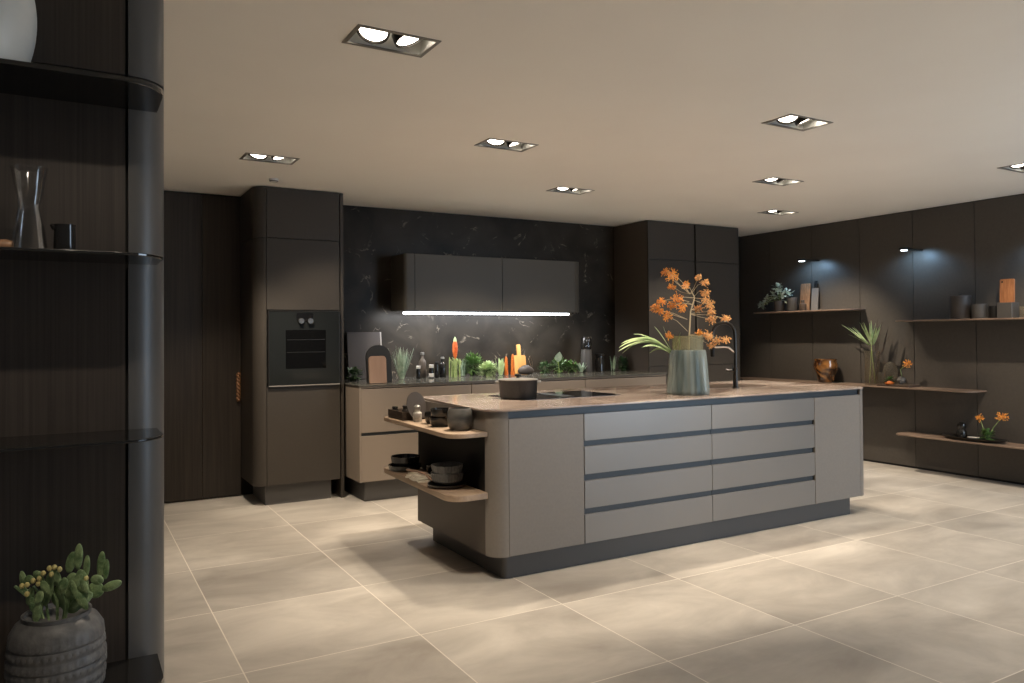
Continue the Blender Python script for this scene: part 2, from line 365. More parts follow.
# ------------------------------------------------------------------ back run of base cabinets
edges = [(2.10, 3.152), (3.156, 4.407), (4.411, 5.45)]
labs = ['taupe base cabinet with wide drawers beside the oven cabinet', 'middle base cabinet of the back run, behind the cooking pot', 'right base cabinet of the back run, behind the ribbed vase']
for i, (xa, xb) in enumerate(edges):
    t = thing('base_cabinet', labs[i], 'cabinet', (xa, 6.22, 0), 'base cabinets under the back worktop')
    obj('carcass', MB().box(xa + .02, xb - .002, 6.243, 7.14, .178, .980), 'darkgap', t)
    obj('top_rail', MB().box(xa + .001, xb - .001, 6.221, 6.242, .964, .981), 'sand', t)
    for z0, z1 in ((.59, .957), (.178, .562)):
        obj('drawer', MB().box(xa + (.018 if i == 0 else .002), xb - .002, 6.22, 6.242, z0, z1), 'sand', t, bevel=.0015)
    obj('grip_channel', MB().box(xa + .02, xb - .002, 6.236, 6.2425, .5625, .5895), 'channel', t)
    if i == 0: obj('side_panel', MB().box(xa, xa + .016, 6.216, 7.14, .178, .981), 'sand', t, bevel=.001)
    obj('plinth', MB().box(xa + (.07 if i == 0 else 0), xb, 6.30, 7.1, 0, .177), 'plinth', t)
tag(obj('worktop', MB().box(2.09, 5.46, 6.212, 7.148, .982, .994), 'runstone', loc=(2.09, 6.212, .982), bevel=.002), 'dark polished stone worktop along the black marble wall', 'worktop')

# ------------------------------------------------------------------ wall cabinets with light bar
t = thing('wall_cabinet', 'grey wall cabinet, left half of the hanging pair, rounded left corner', 'cabinet', (2.741, 6.8, 1.645), 'hanging wall cabinets')
mb = MB(); mb.prism([(2.76, 6.85), (2.76, 7.148), (3.8, 7.148), (3.8, 6.822), (2.78, 6.822)], 1.648, 2.185); obj('carcass', mb, 'hanging', t)
obj('corner_panel', MB().prism([(2.848, 6.8)] + arc(2.776, 6.835, .035, 270, 180) + [(2.741, 7.148), (2.757, 7.148)] + arc(2.776, 6.835, .019, 180, 270) + [(2.848, 6.816)], 1.645, 2.187), 'hanging', t, smooth=True)
obj('door', MB().box(2.852, 3.803, 6.8, 6.82, 1.645, 2.187), 'hanging', t, bevel=.0015)
t = thing('wall_cabinet', 'grey wall cabinet, right half of the hanging pair above the herbs', 'cabinet', (3.807, 6.8, 1.645), 'hanging wall cabinets')
obj('carcass', MB().prism([(3.81, 6.822), (3.81, 7.148), (4.775, 7.148)] + arc(4.70, 6.905, .075, 0, -90), 1.648, 2.185), 'hanging', t)
obj('corner_panel', MB().prism(arc(4.70, 6.892, .092, -90, 0) + [(4.792, 7.148), (4.778, 7.148)] + arc(4.70, 6.892, .078, 0, -90), 1.645, 2.187), 'hanging', t, smooth=True)
obj('door', MB().box(3.807, 4.697, 6.8, 6.82, 1.645, 2.187), 'hanging', t, bevel=.0015)
lb = thing('light_bar', 'long white light bar glowing under the hanging wall cabinets', 'light', (3.65, 6.83, 1.615))
obj('housing', MB().box(2.745, 4.62, 6.80, 6.86, 1.632, 1.6445), 'gunmetal', lb)
for lx in (3.18, 4.12):
    l = bpy.data.lights.new('bar_light', 'AREA'); l.shape = 'RECTANGLE'; l.size = .93; l.size_y = .04; l.energy = 13; l.color = (.97, .98, 1)
    o = bpy.data.objects.new('bar_light', l); C.objects.link(o); o.location = (lx, 6.83, 1.608); o.rotation_euler = Vector((0, .45, -1)).to_track_quat('-Z', 'Y').to_euler(); o.rotation_euler = (math.radians(22), 0, 0)
obj('diffuser', MB().box(2.75, 4.615, 6.798, 6.855, 1.612, 1.6315), 'emitstrip', lb)

# ------------------------------------------------------------------ island
t = thing('kitchen_island', 'long taupe kitchen island with drawers and open wooden end shelves', 'kitchen island', (3.7, 4.4, 0))
IX0, IX1, IJ0, IJ1, IF, IB = 2.072, 5.398, 2.170, 5.300, 3.82, 4.91
obj('carcass', MB().box(2.10, 5.37, 3.862, 4.885, .140, .955), 'darkgap', t)
obj('back_panel', MB().box(2.10, 5.37, 4.887, 4.908, .140, .964), 'taupelit', t)
def ipost(cx, sgn):
    a0 = arc(cx, IF + .1, .1, 270, 180 if sgn < 0 else 360); a1 = arc(cx, IF + .1, .082, 180 if sgn < 0 else 360, 270)
    return MB().prism(a0 + a1, .138, .965)
obj('corner_panel', ipost(IJ0, -1), 'taupelit', t, smooth=True); obj('corner_panel', ipost(IJ1, 1), 'taupelit', t, smooth=True)
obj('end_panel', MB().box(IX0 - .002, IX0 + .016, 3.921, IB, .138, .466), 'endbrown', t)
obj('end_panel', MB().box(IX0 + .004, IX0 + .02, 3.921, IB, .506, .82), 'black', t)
obj('end_panel', MB().box(IX0, IX0 + .018, 3.921, IB, .85, .964), 'taupelit', t)
obj('end_panel', MB().box(IX1 - .016, IX1 + .002, 3.921, IB, .138, .965), 'taupelit', t)
for xa, xb in ((2.173, 2.693), (4.779, 5.298)): obj('door', MB().box(xa, xb, IF, IF + .02, .140, .923), 'taupelit', t, bevel=.0015)
for xa, xb in ((2.699, 3.742), (3.746, 4.773)):
    for z0, z1 in ((.759, .923), (.556, .724), (.350, .517), (.140, .314)):
        obj('drawer', MB().box(xa, xb, IF, IF + .02, z0, z1), 'metalgrey', t, bevel=.0015)
    for z0, z1 in ((.724, .759), (.517, .556), (.314, .350)):
        obj('grip_channel', MB().box(xa, xb - (.012 if xa > 3 else 0), IF + .012, IF + .04, z0 + .001, z1 - .001), 'channel', t)
obj('grip_channel', MB().box(2.173, 5.285, IF + .012, IF + .04, .9235, .9645), 'channel', t)
obj('plinth', MB().prism(rrect(2.16, 5.234, 3.872, 4.86, (.03, .0, 0, 0)), 0, .1375), 'plinth', t, smooth=True)
for z0, z1 in ((.822, .849), (.468, .504)):
    obj('shelf', MB().prism([(2.071, 5.04), (1.93, 5.04)] + arc(1.91, 4.985, .05, 90, 180, 5) + [(1.835, 4.0)] + arc(1.935, 3.98, .10, 180, 270) + [(2.071, 3.885)], z0, z1), 'shelfwood', t, bevel=.004)
top = [(2.17, 3.80)] + arc(2.165, 3.925, .125, 268, 180)[0:] + arc(2.15, 4.94, .05, 175, 92, 6) + arc(5.28, 4.88, .12, 90, 0) + arc(5.275, 3.925, .125, 0, -90)
tag(obj('worktop', MB().prism(top, .9655, .978), 'stone', loc=(2.17, 3.8, .9655), bevel=.003), 'brown veined stone worktop covering the kitchen island', 'worktop')
ck = thing('cooktop', 'black glass induction cooktop set into the island worktop', 'cooktop', (2.93, 4.52, .978))
obj('glass_plate', MB().prism(rrect(2.54, 3.34, 4.28, 4.76, .012), .9785, .9815), 'glassblack', ck, bevel=.001)
obj('vent_grille', MB().prism(rrect(2.89, 2.99, 4.34, 4.70, .01), .9817, .9835), 'gunmetal', ck, bevel=.001)
sk = thing('sink', 'dark sink basin sunk in the island worktop below the tap', 'sink', (4.62, 4.52, .978))
obj('basin', MB().prism(rrect(4.34, 4.90, 4.36, 4.72, .03), .9783, .9795), 'darkwood', sk, bevel=.001)
obj('drain', MB().lathe([(.0, .9797), (.035, .9797), (.035, .9812), (0, .9812)], (4.62, 4.54, 0), 20), 'gunmetal', sk, smooth=True)

# tap
fb = Vector((4.475, 4.305, .978)); fa = thing('kitchen_tap', 'tall black arched kitchen tap standing on the island worktop', 'tap', fb)
L = -RV
pts = [fb + Vector((0, 0, z)) for z in (0.0, .1, .2, .3, .37)] + [fb + Vector((0, 0, .42)) + L * (.088 - .088 * math.cos(a)) + Vector((0, 0, .088 * math.sin(a))) for a in [PI * k / 14 for k in range(1, 15)]] 
pts += [fb + L * .176 + Vector((0, 0, z)) for z in (.38, .34)]
obj('spout', MB().tube(pts, .0125, 12), 'gunmetal', fa, smooth=True)
obj('spray_head', MB().tube([fb + L * .176 + Vector((0, 0, z)) for z in (.345, .34, .25, .245)], [.014, .018, .018, .014], 12), 'black', fa, smooth=True)
obj('support_arm', MB().tube([fb + Vector((0, 0, .27)), fb + L * .05 + Vector((0, 0, .315)), fb + L * .09 + Vector((0, 0, .318)), fb + L * .163 + Vector((0, 0, .316))], .008, 8), 'steel', fa, smooth=True)
obj('base', MB().lathe([(.026, 0), (.026, .012), (.019, .016), (.019, .15), (.015, .155), (.013, .16)], fb, 20), 'gunmetal', fa, smooth=True)
obj('lever', MB().tube([fb + Vector((0, 0, .13)), fb + L * .035 + Vector((0, 0, .135)), fb + L * .075 + Vector((0, 0, .14))], [.014, .012, .008], 10).tube([fb + L * .03 + Vector((0, 0, .13)), fb + L * .02 + Vector((0, 0, .175))], [.008, .006], 8), 'gunmetal', fa, smooth=True)

# cooking pot
p0 = Vector((2.60, 4.44, .9818)); t = thing('cooking_pot', 'black cast iron casserole with pale lid on the cooktop', 'pot', p0)
obj('pan_body', MB().lathe([(0, 0), (.116, 0), (.124, .012), (.130, .118), (.132, .121), (.128, .121), (.119, .02), (0, .016)], p0, 40, cap=False), 'iron', t, smooth=True)
obj('lid', MB().lathe([(.133, .1215), (.135, .125), (.128, .128), (.06, .134), (0, .136)], p0, 40).lathe([(.133, .1215), (0, .1212)], p0, 40, cap=False), 'pewter', t, smooth=True)
obj('lid_knob', MB().lathe([(.012, .135), (.012, .143), (.024, .146), (.024, .156), (.018, .158), (0, .158)], p0, 20), 'black', t, smooth=True)
for s in (-1, 1):
    c = p0 + RV * s * .126 + Vector((0, 0, .108)); obj('handle', MB().tube([c - FV * .035, c - FV * .03 + RV * s * .022, c + FV * .03 + RV * s * .022, c + FV * .035], .007, 8), 'pewter', t, smooth=True)

# vase with branches
v0 = Vector((3.763, 4.065, .9785))
t = thing('ribbed_vase', 'smoky green ribbed glass vase holding orange branches on the island', 'vase', v0)
obj('vase_body', MB().lathe([(0, 0), (.138, 0), (.145, .01), (.145, .03), (.132, .22), (.124, .30), (.118, .31), (.105, .313), (.100, .313), (.12, .30), (.127, .22), (.138, .03), (0, .012)], v0, 96, ribs=20, ribd=.028, cap=False), 'vaseglass', t, smooth=True)
obj('vase_neck', MB().lathe([(.106, .308), (.108, .405), (.110, .41), (.105, .41), (.102, .31)], v0, 48, cap=False), 'neckglass', t, smooth=True)
random.seed(4)
br = thing('flowering_branch', 'branch of orange blossoms rising out of the ribbed vase', 'branch', v0 + Vector((0, 0, .02)))
def pz(px, y, dep=0.): return v0 + RV * (px - 688) * .0069 + FV * dep + Vector((0, 0, (394 - y) * .0069))
main = [pz(688, 388), pz(689, 350), pz(690, 330), pz(691, 310, -.01), pz(695, 296, -.02), pz(692, 290, -.02)]
sm = MB(); sm.tube(main, [.006, .006, .0055, .005, .004, .003], 7)
cl = [(671, 273.5, 9, 691, 292), (666, 269, 5, 691, 292), (676, 270, 6, 691, 292), (674.5, 283.5, 3.5, 691, 292), (659.8, 299.8, 6, 690, 300), (655.8, 306, 6, 688, 318), (660, 309, 4, 688, 318), (665.7, 314.5, 6.5, 688, 330), (676, 297, 9, 694, 296), (679.5, 306.5, 6, 694, 303),
      (673, 303, 5, 694, 303), (690, 281, 4, 694, 292), (703.2, 281.4, 5, 692, 292), (705.2, 291, 7, 694, 296), (704.6, 299, 6, 694, 296), (712.5, 302.4, 5.5, 694, 298), (702, 306.4, 6, 692, 308), (711, 310, 5, 692, 312), (715.8, 317.5, 7, 692, 313), (723.7, 317.5, 5.5, 692, 313), (705.9, 334, 6, 689, 334), (710, 336, 4, 689, 334),
      (717, 339.3, 5, 692, 334), (724.3, 338, 5, 692, 334), (669, 334.5, 4.5, 688, 336), (713, 345, 4, 692, 336), (698, 332, 4, 689, 338), (684, 285, 4, 691, 292), (697, 276, 3, 691, 292)]
for (px, y, r, bx, by) in cl:
    dep = random.uniform(-.1, .12); c = pz(px, y, dep); b = pz(bx, by, 0)
    mid = (c + b) / 2 + Vector((0, 0, random.uniform(-.015, .03)))
    sm.tube([b, mid, c], [.0022, .0018, .0012], 5)
    R_ = r * .0069; bl = MB()
    for k in range(int(20 + r * 8)):
        d = Vector((random.gauss(0, 1), random.gauss(0, 1), random.gauss(0, 1) * .8)).normalized()
        q = c + d * R_ * random.uniform(.0, .7); dd = (d + Vector((random.gauss(0, .5), random.gauss(0, .5), random.gauss(0, .5)))).normalized(); ln = random.uniform(.010, .018)
        bl.tube([q, q + dd * ln * .6, q + dd * ln, q + dd * ln * 1.15 + Vector((0, 0, -.003))], [.0009, .0017, .0034, .001], 4)
        if k % 4 == 0: sm.tube([c, (c + q) / 2, q], .0009, 4)
    obj('blossom', bl, 'peach' if (px > 700 or px in (684, 697)) else 'orange', br, smooth=True)
obj('twigs', sm, 'stem', br, smooth=True)
pl = thing('palm_frond', 'green strappy fronds arching left out of the ribbed vase', 'palm leaf', v0 + Vector((-.03, 0, .3)))
fr = MB()
b0 = pz(672, 352, 0)
def strap(tip, bow, w, dd=0.):
    tp = pz(*tip, dd); s = b0 + RV * random.uniform(-.02, .03); e = tp
    n = 9; rows = []
    for i in range(n + 1):
        q = i / n; p = s.lerp(e, q) + Vector((0, 0, bow * 4 * q * (1 - q)))
        wd = w * (.35 + .65 * math.sin(PI * min(q * .8 + .2, 1))) * (1 if q < .95 else .3)
        rows.append([fr.bm.verts.new(p + FV * wd * .5 + Vector((0, 0, wd * .45))), fr.bm.verts.new(p), fr.bm.verts.new(p - FV * wd * .5 + Vector((0, 0, -wd * .25))), fr.bm.verts.new(p + Vector((0, 0, -.0015)))])
    for a, b in zip(rows, rows[1:]):
        for i in range(4): fr.face([a[i], a[(i + 1) % 4], b[(i + 1) % 4], b[i]])
for tip, bow, w in (((618, 350), .07, .024), ((617, 346), .075, .022), ((620, 342), .06, .022), ((626, 339), .05, .018), ((633, 332.5), .035, .014), ((654, 325), .01, .024), ((663, 325), .01, .022), ((640, 346), .03, .02), ((650, 352), .03, .02), ((680, 331), .0, .016), ((622, 352), .08, .02), ((634, 338), .05, .02)):
    strap(tip, bow, w, random.uniform(-.05, .05))
fr.tube([b0 + RV * .01, v0 + RV * -.06 + Vector((0, 0, .40)), v0 + RV * (-.04) + Vector((0, 0, .03))], .005, 6)
obj('frond_leaves', fr, 'palegreen', pl, smooth=True)

# ------------------------------------------------------------------ things on the island end shelves
z = .8492
b = Vector((1.99, 4.84, z)); t = thing('serving_tray', 'dark wooden tray of small cups on the upper island shelf', 'tray', b)
mb = MB(); mb.box(1.885, 2.055, 4.72, 4.98, z, z + .01)
for q in ((1.885, 1.893, 4.72, 4.98), (2.047, 2.055, 4.72, 4.98), (1.893, 2.047, 4.72, 4.728), (1.893, 2.047, 4.972, 4.98)): mb.box(*q, z + .01, z + .055)
obj('tray_body', mb, 'darkwood', t, bevel=.002)
def cyl(name, lab, cat, b, prof, m, seg=28, group=None, **k):
    return tag(obj(name, MB().lathe(prof, b, seg, cap=False, **k), m, loc=b, smooth=True), lab, cat, group)
def jar(name, lab, cat, b, r, h, m, lidm, lidh=.02, group=None, neck=None):
    t = thing(name, lab, cat, b, group)
    nk = neck or r * .85
    obj('jar_body', MB().lathe([(0, 0), (r * .9, 0), (r, .006), (r, h * .72), (nk, h * .84), (nk, h), (0, h)], b, 24, cap=False), m, t, smooth=True)
    obj('lid', MB().lathe([(nk * 1.05, h), (nk * 1.1, h + .003), (nk * 1.1, h + lidh), (nk * .9, h + lidh + .003), (0, h + lidh + .003)], b, 24, cap=False), lidm, t, smooth=True)
    return t
jar('lidded_box', 'dark round box with knob on the tray of the island shelf', 'box', Vector((1.985, 4.85, z + .0105)), .048, .062, 'ceramiccan', 'ceramiccan', .012)
jar('small_cup', 'small black cup at the far end of the island shelf tray', 'cup', Vector((1.918, 4.935, z + .0105)), .022, .055, 'ceramicblack', 'ceramicblack', .006)
jar('spice_pot', 'slim dark pot standing upright in the island shelf tray', 'pot', Vector((2.02, 4.935, z + .0105)), .016, .085, 'ceramiccan', 'ceramiccan', .02)
# round dark plate leaning by the tray
mt = Matrix.Rotation(math.radians(-30), 4, 'Z') @ Matrix.Rotation(math.radians(79), 4, 'X')
bb = Vector((1.972, 4.695, z + .094))
tag(obj('round_platter', MB().lathe([(0, -.006), (.078, -.006), (.092, .0), (.092, .005), (.078, .003), (0, .0)], bb, 36, mtx=Matrix.Rotation(math.radians(26), 4, 'Z') @ Matrix.Rotation(math.radians(78), 4, 'X'), cap=False), 'ceramiccan', loc=(1.972, 4.695, z), smooth=True), 'round dark wooden platter propped upright on the upper island shelf', 'platter')
t = thing('spice_jar', 'small pale jar with embossed front before the upright platter', 'jar', (1.94, 4.60, z + .0))
c = Vector((1.94, 4.60, z)); obj('jar_body', MB().lathe([(0, 0), (.026, 0), (.029, .008), (.029, .055), (.018, .066), (.018, .078), (0, .078)], c, 24, cap=False), 'palestone', t, smooth=True)
obj('stopper', MB().lathe([(.018, .078), (.022, .085), (.022, .098), (.012, .108), (0, .11)], c, 20, cap=False), 'pewter', t, smooth=True)
obj('medallion', MB().lathe([(0, 0), (.018, 0), (.02, .003), (.014, .005), (0, .0045)], c + Vector((-.016, -.03, .038)), 20, mtx=Matrix.Rotation(math.radians(-28), 4, 'Z') @ Matrix.Rotation(PI / 2, 4, 'X'), cap=False), 'boardedge', t, smooth=True)
bowlp = lambda r, h: [(0, 0), (r * .72, 0), (r * .92, h * .25), (r, h), (r * .95, h), (r * .86, h * .3), (0, h * .12)]
for i, lab in enumerate(('dark glazed bowl at the bottom of the stack on the upper shelf', 'dark glazed bowl on top of the stack on the upper shelf')):
    cyl('bowl', lab, 'bowl', Vector((1.965 + .004 * i, 4.30 - .006 * i, z + .052 * i)), bowlp(.068, .056), 'ceramicblack', group='stacked dark bowls')
cyl('grey_bowl', 'dark glazed bowl behind the bowl stack on the upper shelf', 'bowl', Vector((1.99, 4.45, z)), bowlp(.062, .072), 'ceramicblack', group=None)
cyl('planter_cup', 'round grey ceramic vessel at the front of the upper island shelf', 'vessel', Vector((1.985, 4.07, z)), [(0, 0), (.052, 0), (.07, .02), (.076, .06), (.073, .105), (.064, .128), (.060, .128), (.068, .1), (.07, .06), (.06, .02), (0, .012)], 'ceramicgrey', 36)
z = .5042
for i, (r, h, m_, lab) in enumerate(((.112, .04, 'ceramicblack', 'wide black dish under the bowl at the far end of the lower shelf'), (.098, .062, 'ceramicblack', 'black bowl stacked on the wide dish, far end of lower shelf'))):
    cyl('serving_dish', lab, 'dish', Vector((1.945 + .008 * i, 4.83 + .01 * i, z + (.032 if i else 0))), bowlp(r, h), m_, 40)
t = thing('linen_napkin', 'cream folded napkin on the lower island shelf', 'napkin', (1.90, 4.46, z))
mb = MB()
for k, (w_, l_, zz) in enumerate(((.085, .17, 0), (.08, .16, .012), (.07, .14, .024))):
    a = math.radians(20); n = 8
    for i in range(n):
        for j in range(1):
            y0 = -l_ + 2 * l_ * i / n; y1 = -l_ + 2 * l_ * (i + 1) / n
            h0, h1 = .007 * math.sin(i * 1.3 + k), .007 * math.sin((i + 1) * 1.3 + k)
            vs = [(-w_ * .7, y0 * .62, zz + max(h0, 0)), (w_ * .7, y0 * .62, zz + max(h0, 0)), (w_ * .7, y1 * .62, zz + max(h1, 0)), (-w_ * .7, y1 * .62, zz + max(h1, 0))]
            vv = mb.verts([(x + 1.90, y + 4.46, q + z + .001) for x, y, q in vs] + [(x + 1.90, y + 4.46, q + z + .011) for x, y, q in vs])
            for f in ((3, 2, 1, 0), (4, 5, 6, 7), (0, 1, 5, 4), (1, 2, 6, 5), (2, 3, 7, 6), (3, 0, 4, 7)): mb.face([vv[q] for q in f])
obj('folded_cloth', mb, 'cloth', t)
tag(obj('wooden_spoon', MB().tube([(1.85, 4.52, z + .055), (1.875, 4.45, z + .056), (1.90, 4.385, z + .046), (1.925, 4.33, z + .014)], [.008, .007, .008, .009], 8).ball((1.848, 4.53, z + .055), .02, (.7, 1.2, .4)), 'pinkwood', loc=(1.88, 4.43, z), smooth=True), 'brown wooden spoon lying over the cream napkin', 'spoon')
cyl('coffee_cup', 'small dark cup behind the napkin on the lower shelf', 'cup', Vector((2.022, 4.56, z)), bowlp(.038, .068), 'ceramicblack')
cyl('coffee_cup', 'small dark cup directly beside the ribbed bowls on the lower shelf', 'cup', Vector((2.025, 4.46, z)), bowlp(.036, .066), 'ceramicblack')
cyl('dinner_plate', 'wide dark plate under the ribbed bowl on the lower shelf', 'plate', Vector((1.95, 4.175, z)), [(0, 0), (.085, 0), (.115, .012), (.119, .022), (.115, .022), (.085, .008), (0, .007)], 'gunmetal', 48)
for i, lab in enumerate(('ribbed dark bowl standing directly on the wide plate', 'ribbed dark bowl nested on top, front of the lower shelf')):
    cyl('ribbed_bowl', lab, 'bowl', Vector((1.95, 4.175, z + .0235 + .046 * i)), bowlp(.097 - .003 * i, .062), 'ceramicgrey', 96, group='ribbed bowls on the plate', ribs=32, ribd=.02)

# ------------------------------------------------------------------ things on the back worktop
Z = .9945
def slab(name, lab, cat, x, y, w, h, th, m, round_=0., tilt=6, group=None, edge=None, extra=None):
    """upright board leaning back towards the wall"""
    poly = rrect(-w / 2, w / 2, 0, h, (.004, .004, round_, round_) if round_ else .004)
    ct, st = math.cos(math.radians(tilt)), math.sin(math.radians(tilt))
    f = lambda c: Vector((x + c.x, y + c.y * st + c.z * ct, Z + .0005 + c.y * ct - c.z * st + th * st))
    t = thing(name, lab, cat, (x, y, Z), group)
    obj('board', MB().prism(poly, 0, th, f), m, t, bevel=.002)
    if edge: obj('metal_edge', MB().prism([(w / 2, 0), (w / 2 + .012, 0), (w / 2 + .012, h), (w / 2, h)], 0, th, f), edge, t)
    if extra: extra(t, f)
    return t
slab('chopping_board', 'large dark board leaning on the marble wall beside the oven cabinet', 'chopping board', 2.44, 7.03, .33, .45, .02, 'bookboard', .01, 8, edge='boardedge')
slab('chopping_board', 'black round-topped board behind the small pale wooden board', 'chopping board', 2.385, 6.50, .235, .33, .016, 'black', .112, 8)
slab('chopping_board', 'small pale brown arched board at the worktop front edge', 'chopping board', 2.31, 6.33, .155, .235, .022, 'pinkwood', .03, 5)
random.seed(9)
def tuft(name, lab, cat, b, n, h, spread, w, m, stemm=None, bend=.12, group=None, rnd=.5, tilt0=0.):
    t = thing(name, lab, cat, b, group); mb = MB()
    for k in range(n):
        a = random.uniform(0, 2 * PI); s = random.uniform(.1, 1) * spread
        d = Vector((math.cos(a) * s, math.sin(a) * s * .6, 1)); mb.leaf(Vector(b) + Vector((math.cos(a) * .02 * rnd * 2, math.sin(a) * .02, .002)), d, h * random.uniform(.65, 1.05), w, bend * random.uniform(.2, 1), 5)
    obj('leaves', mb, m, t, smooth=True); return t
def bush(name, lab, cat, b, R, n, lw, m, stemm='darkgreen', flat=.8, group=None, zoff=None):
    t = thing(name, lab, cat, b, group); mb = MB(); st = MB()
    c = Vector(b) + Vector((0, 0, R * flat if zoff is None else zoff))
    for k in range(n):
        d = Vector((random.gauss(0, 1), random.gauss(0, 1), random.gauss(0, 1))).normalized()
        p = c + Vector((d.x * R, d.y * R * .8, d.z * R * flat)) * random.uniform(.35, .95)
        if p.z < b[2] + .004: p.z = b[2] + .004 + random.random() * .01
        dd = (d + Vector((0, 0, .5))).normalized(); mb.leaf(p, dd, lw * random.uniform(.8, 1.4), lw * random.uniform(.5, .9), .2, 3)
        if k % 6 == 0: st.tube([Vector(b) + Vector((random.uniform(-.01, .01), random.uniform(-.01, .01), 0)), (Vector(b) + p) / 2 + Vector((0, 0, .01)), p], .0018, 5)
    for v_ in mb.bm.verts:
        if v_.co.z < b[2] + .0006: v_.co.z = b[2] + .0006
    obj('leaves', mb, m, t, smooth=True); obj('stems', st, stemm, t, smooth=True); return t
bush('potted_herb', 'dim green plant between the oven cabinet and the pale board', 'plant', (2.245, 6.80, Z), .075, 110, .035, 'darkgreen')
tuft('rosemary_plant', 'spiky grey-green grass plant right of the arched boards', 'plant', (2.735, 6.86, Z), 60, .31, .42, .012, 'silvergreen', bend=.05)
def bottle(name, lab, b, r, h, m, capm, cat='bottle', group=None):
    t = thing(name, lab, cat, b, group)
    obj('bottle_body', MB().lathe([(0, 0), (r * .92, 0), (r, .006), (r, h * .6), (r * .8, h * .68), (r * .42, h * .76), (r * .4, h * .92), (0, h * .92)], b, 20, cap=False), m, t, smooth=True)
    obj('cap', MB().lathe([(r * .45, h * .9), (r * .52, h * .905), (r * .52, h * .985), (r * .3, h), (0, h)], b, 16, cap=False), capm, t, smooth=True); return t
jar('spice_jar', 'small jar with white lid beside the spiky grass plant', 'jar', (2.88, 6.80, Z), .022, .095, 'smoke', 'white', .025)
bottle('oil_bottle', 'brown bottle between the two white-lidded jars', (2.965, 6.90, Z), .036, .25, 'endbrown', 'pewter')
jar('spice_jar', 'jar with bright white lid and white label right of the brown bottle', 'jar', (3.015, 6.80, Z), .024, .10, 'smoke', 'white', .028)
obj('label', MB().lathe([(.0245, .01), (.0252, .012), (.0252, .045), (.0245, .047)], (3.015, 6.80, Z), 24, cap=False), 'white', bpy.data.objects[[o.name for o in C.objects if o.get('label', '').startswith('jar with bright white lid')][0]], smooth=True)
jar('pepper_jar', 'black low jar between the white-lidded jar and the tall bottle', 'jar', (3.10, 6.86, Z), .022, .13, 'ceramicblack', 'black', .02)
bottle('oil_bottle', 'dark green bottle standing left of the asparagus bunch', (3.18, 6.90, Z), .034, .20, 'smoke', 'pewter')
# asparagus bunch with red flower spike
b = Vector((3.30, 6.86, Z)); t = thing('asparagus_bunch', 'upright bunch of green asparagus on the back worktop', 'vegetables', b)
for k in range(11):
    a = k * 2.4; rr = .05 * math.sqrt(k / 11); p = b + Vector((rr * math.cos(a) * 1.3, rr * math.sin(a), 0)); h = random.uniform(.15, .21)
    obj('spear', MB().tube([p, p + Vector((0, 0, h * .6)), p + Vector((random.uniform(-.015, .015), 0, h * .85)), p + Vector((random.uniform(-.02, .02), 0, h))], [.0085, .008, .009, .002], 7), 'stemgreen', t, smooth=True)
b2 = Vector((3.262, 6.785, Z)); t = thing('flower_spike', 'red-orange flower bud on green stem above the asparagus', 'flower', b2)
obj('bud', MB().lathe([(0, .17), (.018, .21), (.027, .27), (.022, .33), (.010, .37), (.0, .385)], b2, 14, cap=False), 'red', t, smooth=True)
obj('bud_tip', MB().lathe([(0, .345), (.017, .35), (.012, .378), (0, .40)], b2, 10, cap=False), 'palegreen', t, smooth=True)
obj('stem', MB().tube([b2, b2 + Vector((.003, 0, .1)), b2 + Vector((0, 0, .18))], .006, 7), 'stemgreen', t, smooth=True)
tuft('herb_sprigs', 'thin grey herb sprigs between asparagus and kale', 'herbs', (3.405, 6.92, Z), 14, .2, .5, .012, 'silvergreen', bend=.2)
bush('kale', 'curly dark green kale standing on the back worktop', 'vegetable', (3.53, 6.93, Z), .105, 420, .034, 'plantgreen', flat=1.1)
bush('lettuce', 'pale frilly lettuce head lying before the kale', 'vegetable', (3.60, 6.74, Z), .09, 420, .036, 'palegreen', flat=.75)
tuft('celery_bunch', 'upright pale celery sprig between lettuce and orange mills', 'vegetable', (3.80, 6.84, Z), 16, .2, .3, .03, 'palegreen', bend=.12)
for i, (x, h, lab) in enumerate(((3.865, .19, 'shorter orange pepper mill, left of the pair'), (3.925, .215, 'taller orange pepper mill beside the honey-coloured board'))):
    b = Vector((x, 6.84 - .03 * i, Z)); t = thing('pepper_mill', lab, 'pepper mill', b, 'orange pepper mills')
    obj('mill_body', MB().lathe([(0, 0), (.021, 0), (.022, .01), (.018, h * .4), (.016, h * .75), (0, h * .76)], b, 20, cap=False), 'carrot', t, smooth=True)
    obj('mill_head', MB().lathe([(0, h * .765), (.015, h * .765), (.013, h * .9), (.007, h), (0, h * 1.005)], b, 20, cap=False), 'carrot', t, smooth=True)
def handle(t, f): obj('handle', MB().prism(rrect(-.022, .022, .195, .31, (.001, .001, .012, .012)), 0, .018, f), 'yellowwood', t, bevel=.003)
tb = slab('paddle_board', 'honey-coloured paddle board with upright handle on the back worktop', 'chopping board', 4.12, 6.98, .15, .195, .018, 'yellowwood', .02, 8, extra=handle)
rk = MB(); rk.ball((0, 0, 0), 1, u=14, v=10)
for v_ in rk.bm.verts:
    q = v_.co.copy(); v_.co = Vector((4.075 + q.x * .085 * (1.1 - .45 * q.z), 6.80 + q.y * .05, Z + .05 + q.z * .05)) + Vector((mnoise.noise(q * 2) * .012, 0, mnoise.noise(q * 3) * .006 if q.z > 0 else 0))
    if v_.co.z < Z: v_.co.z = Z + .0005
tag(obj('mortar_stone', rk, 'ceramiccan', loc=(4.075, 6.8, Z), smooth=True), 'low dark rounded stone before the honey-coloured paddle board', 'stone')
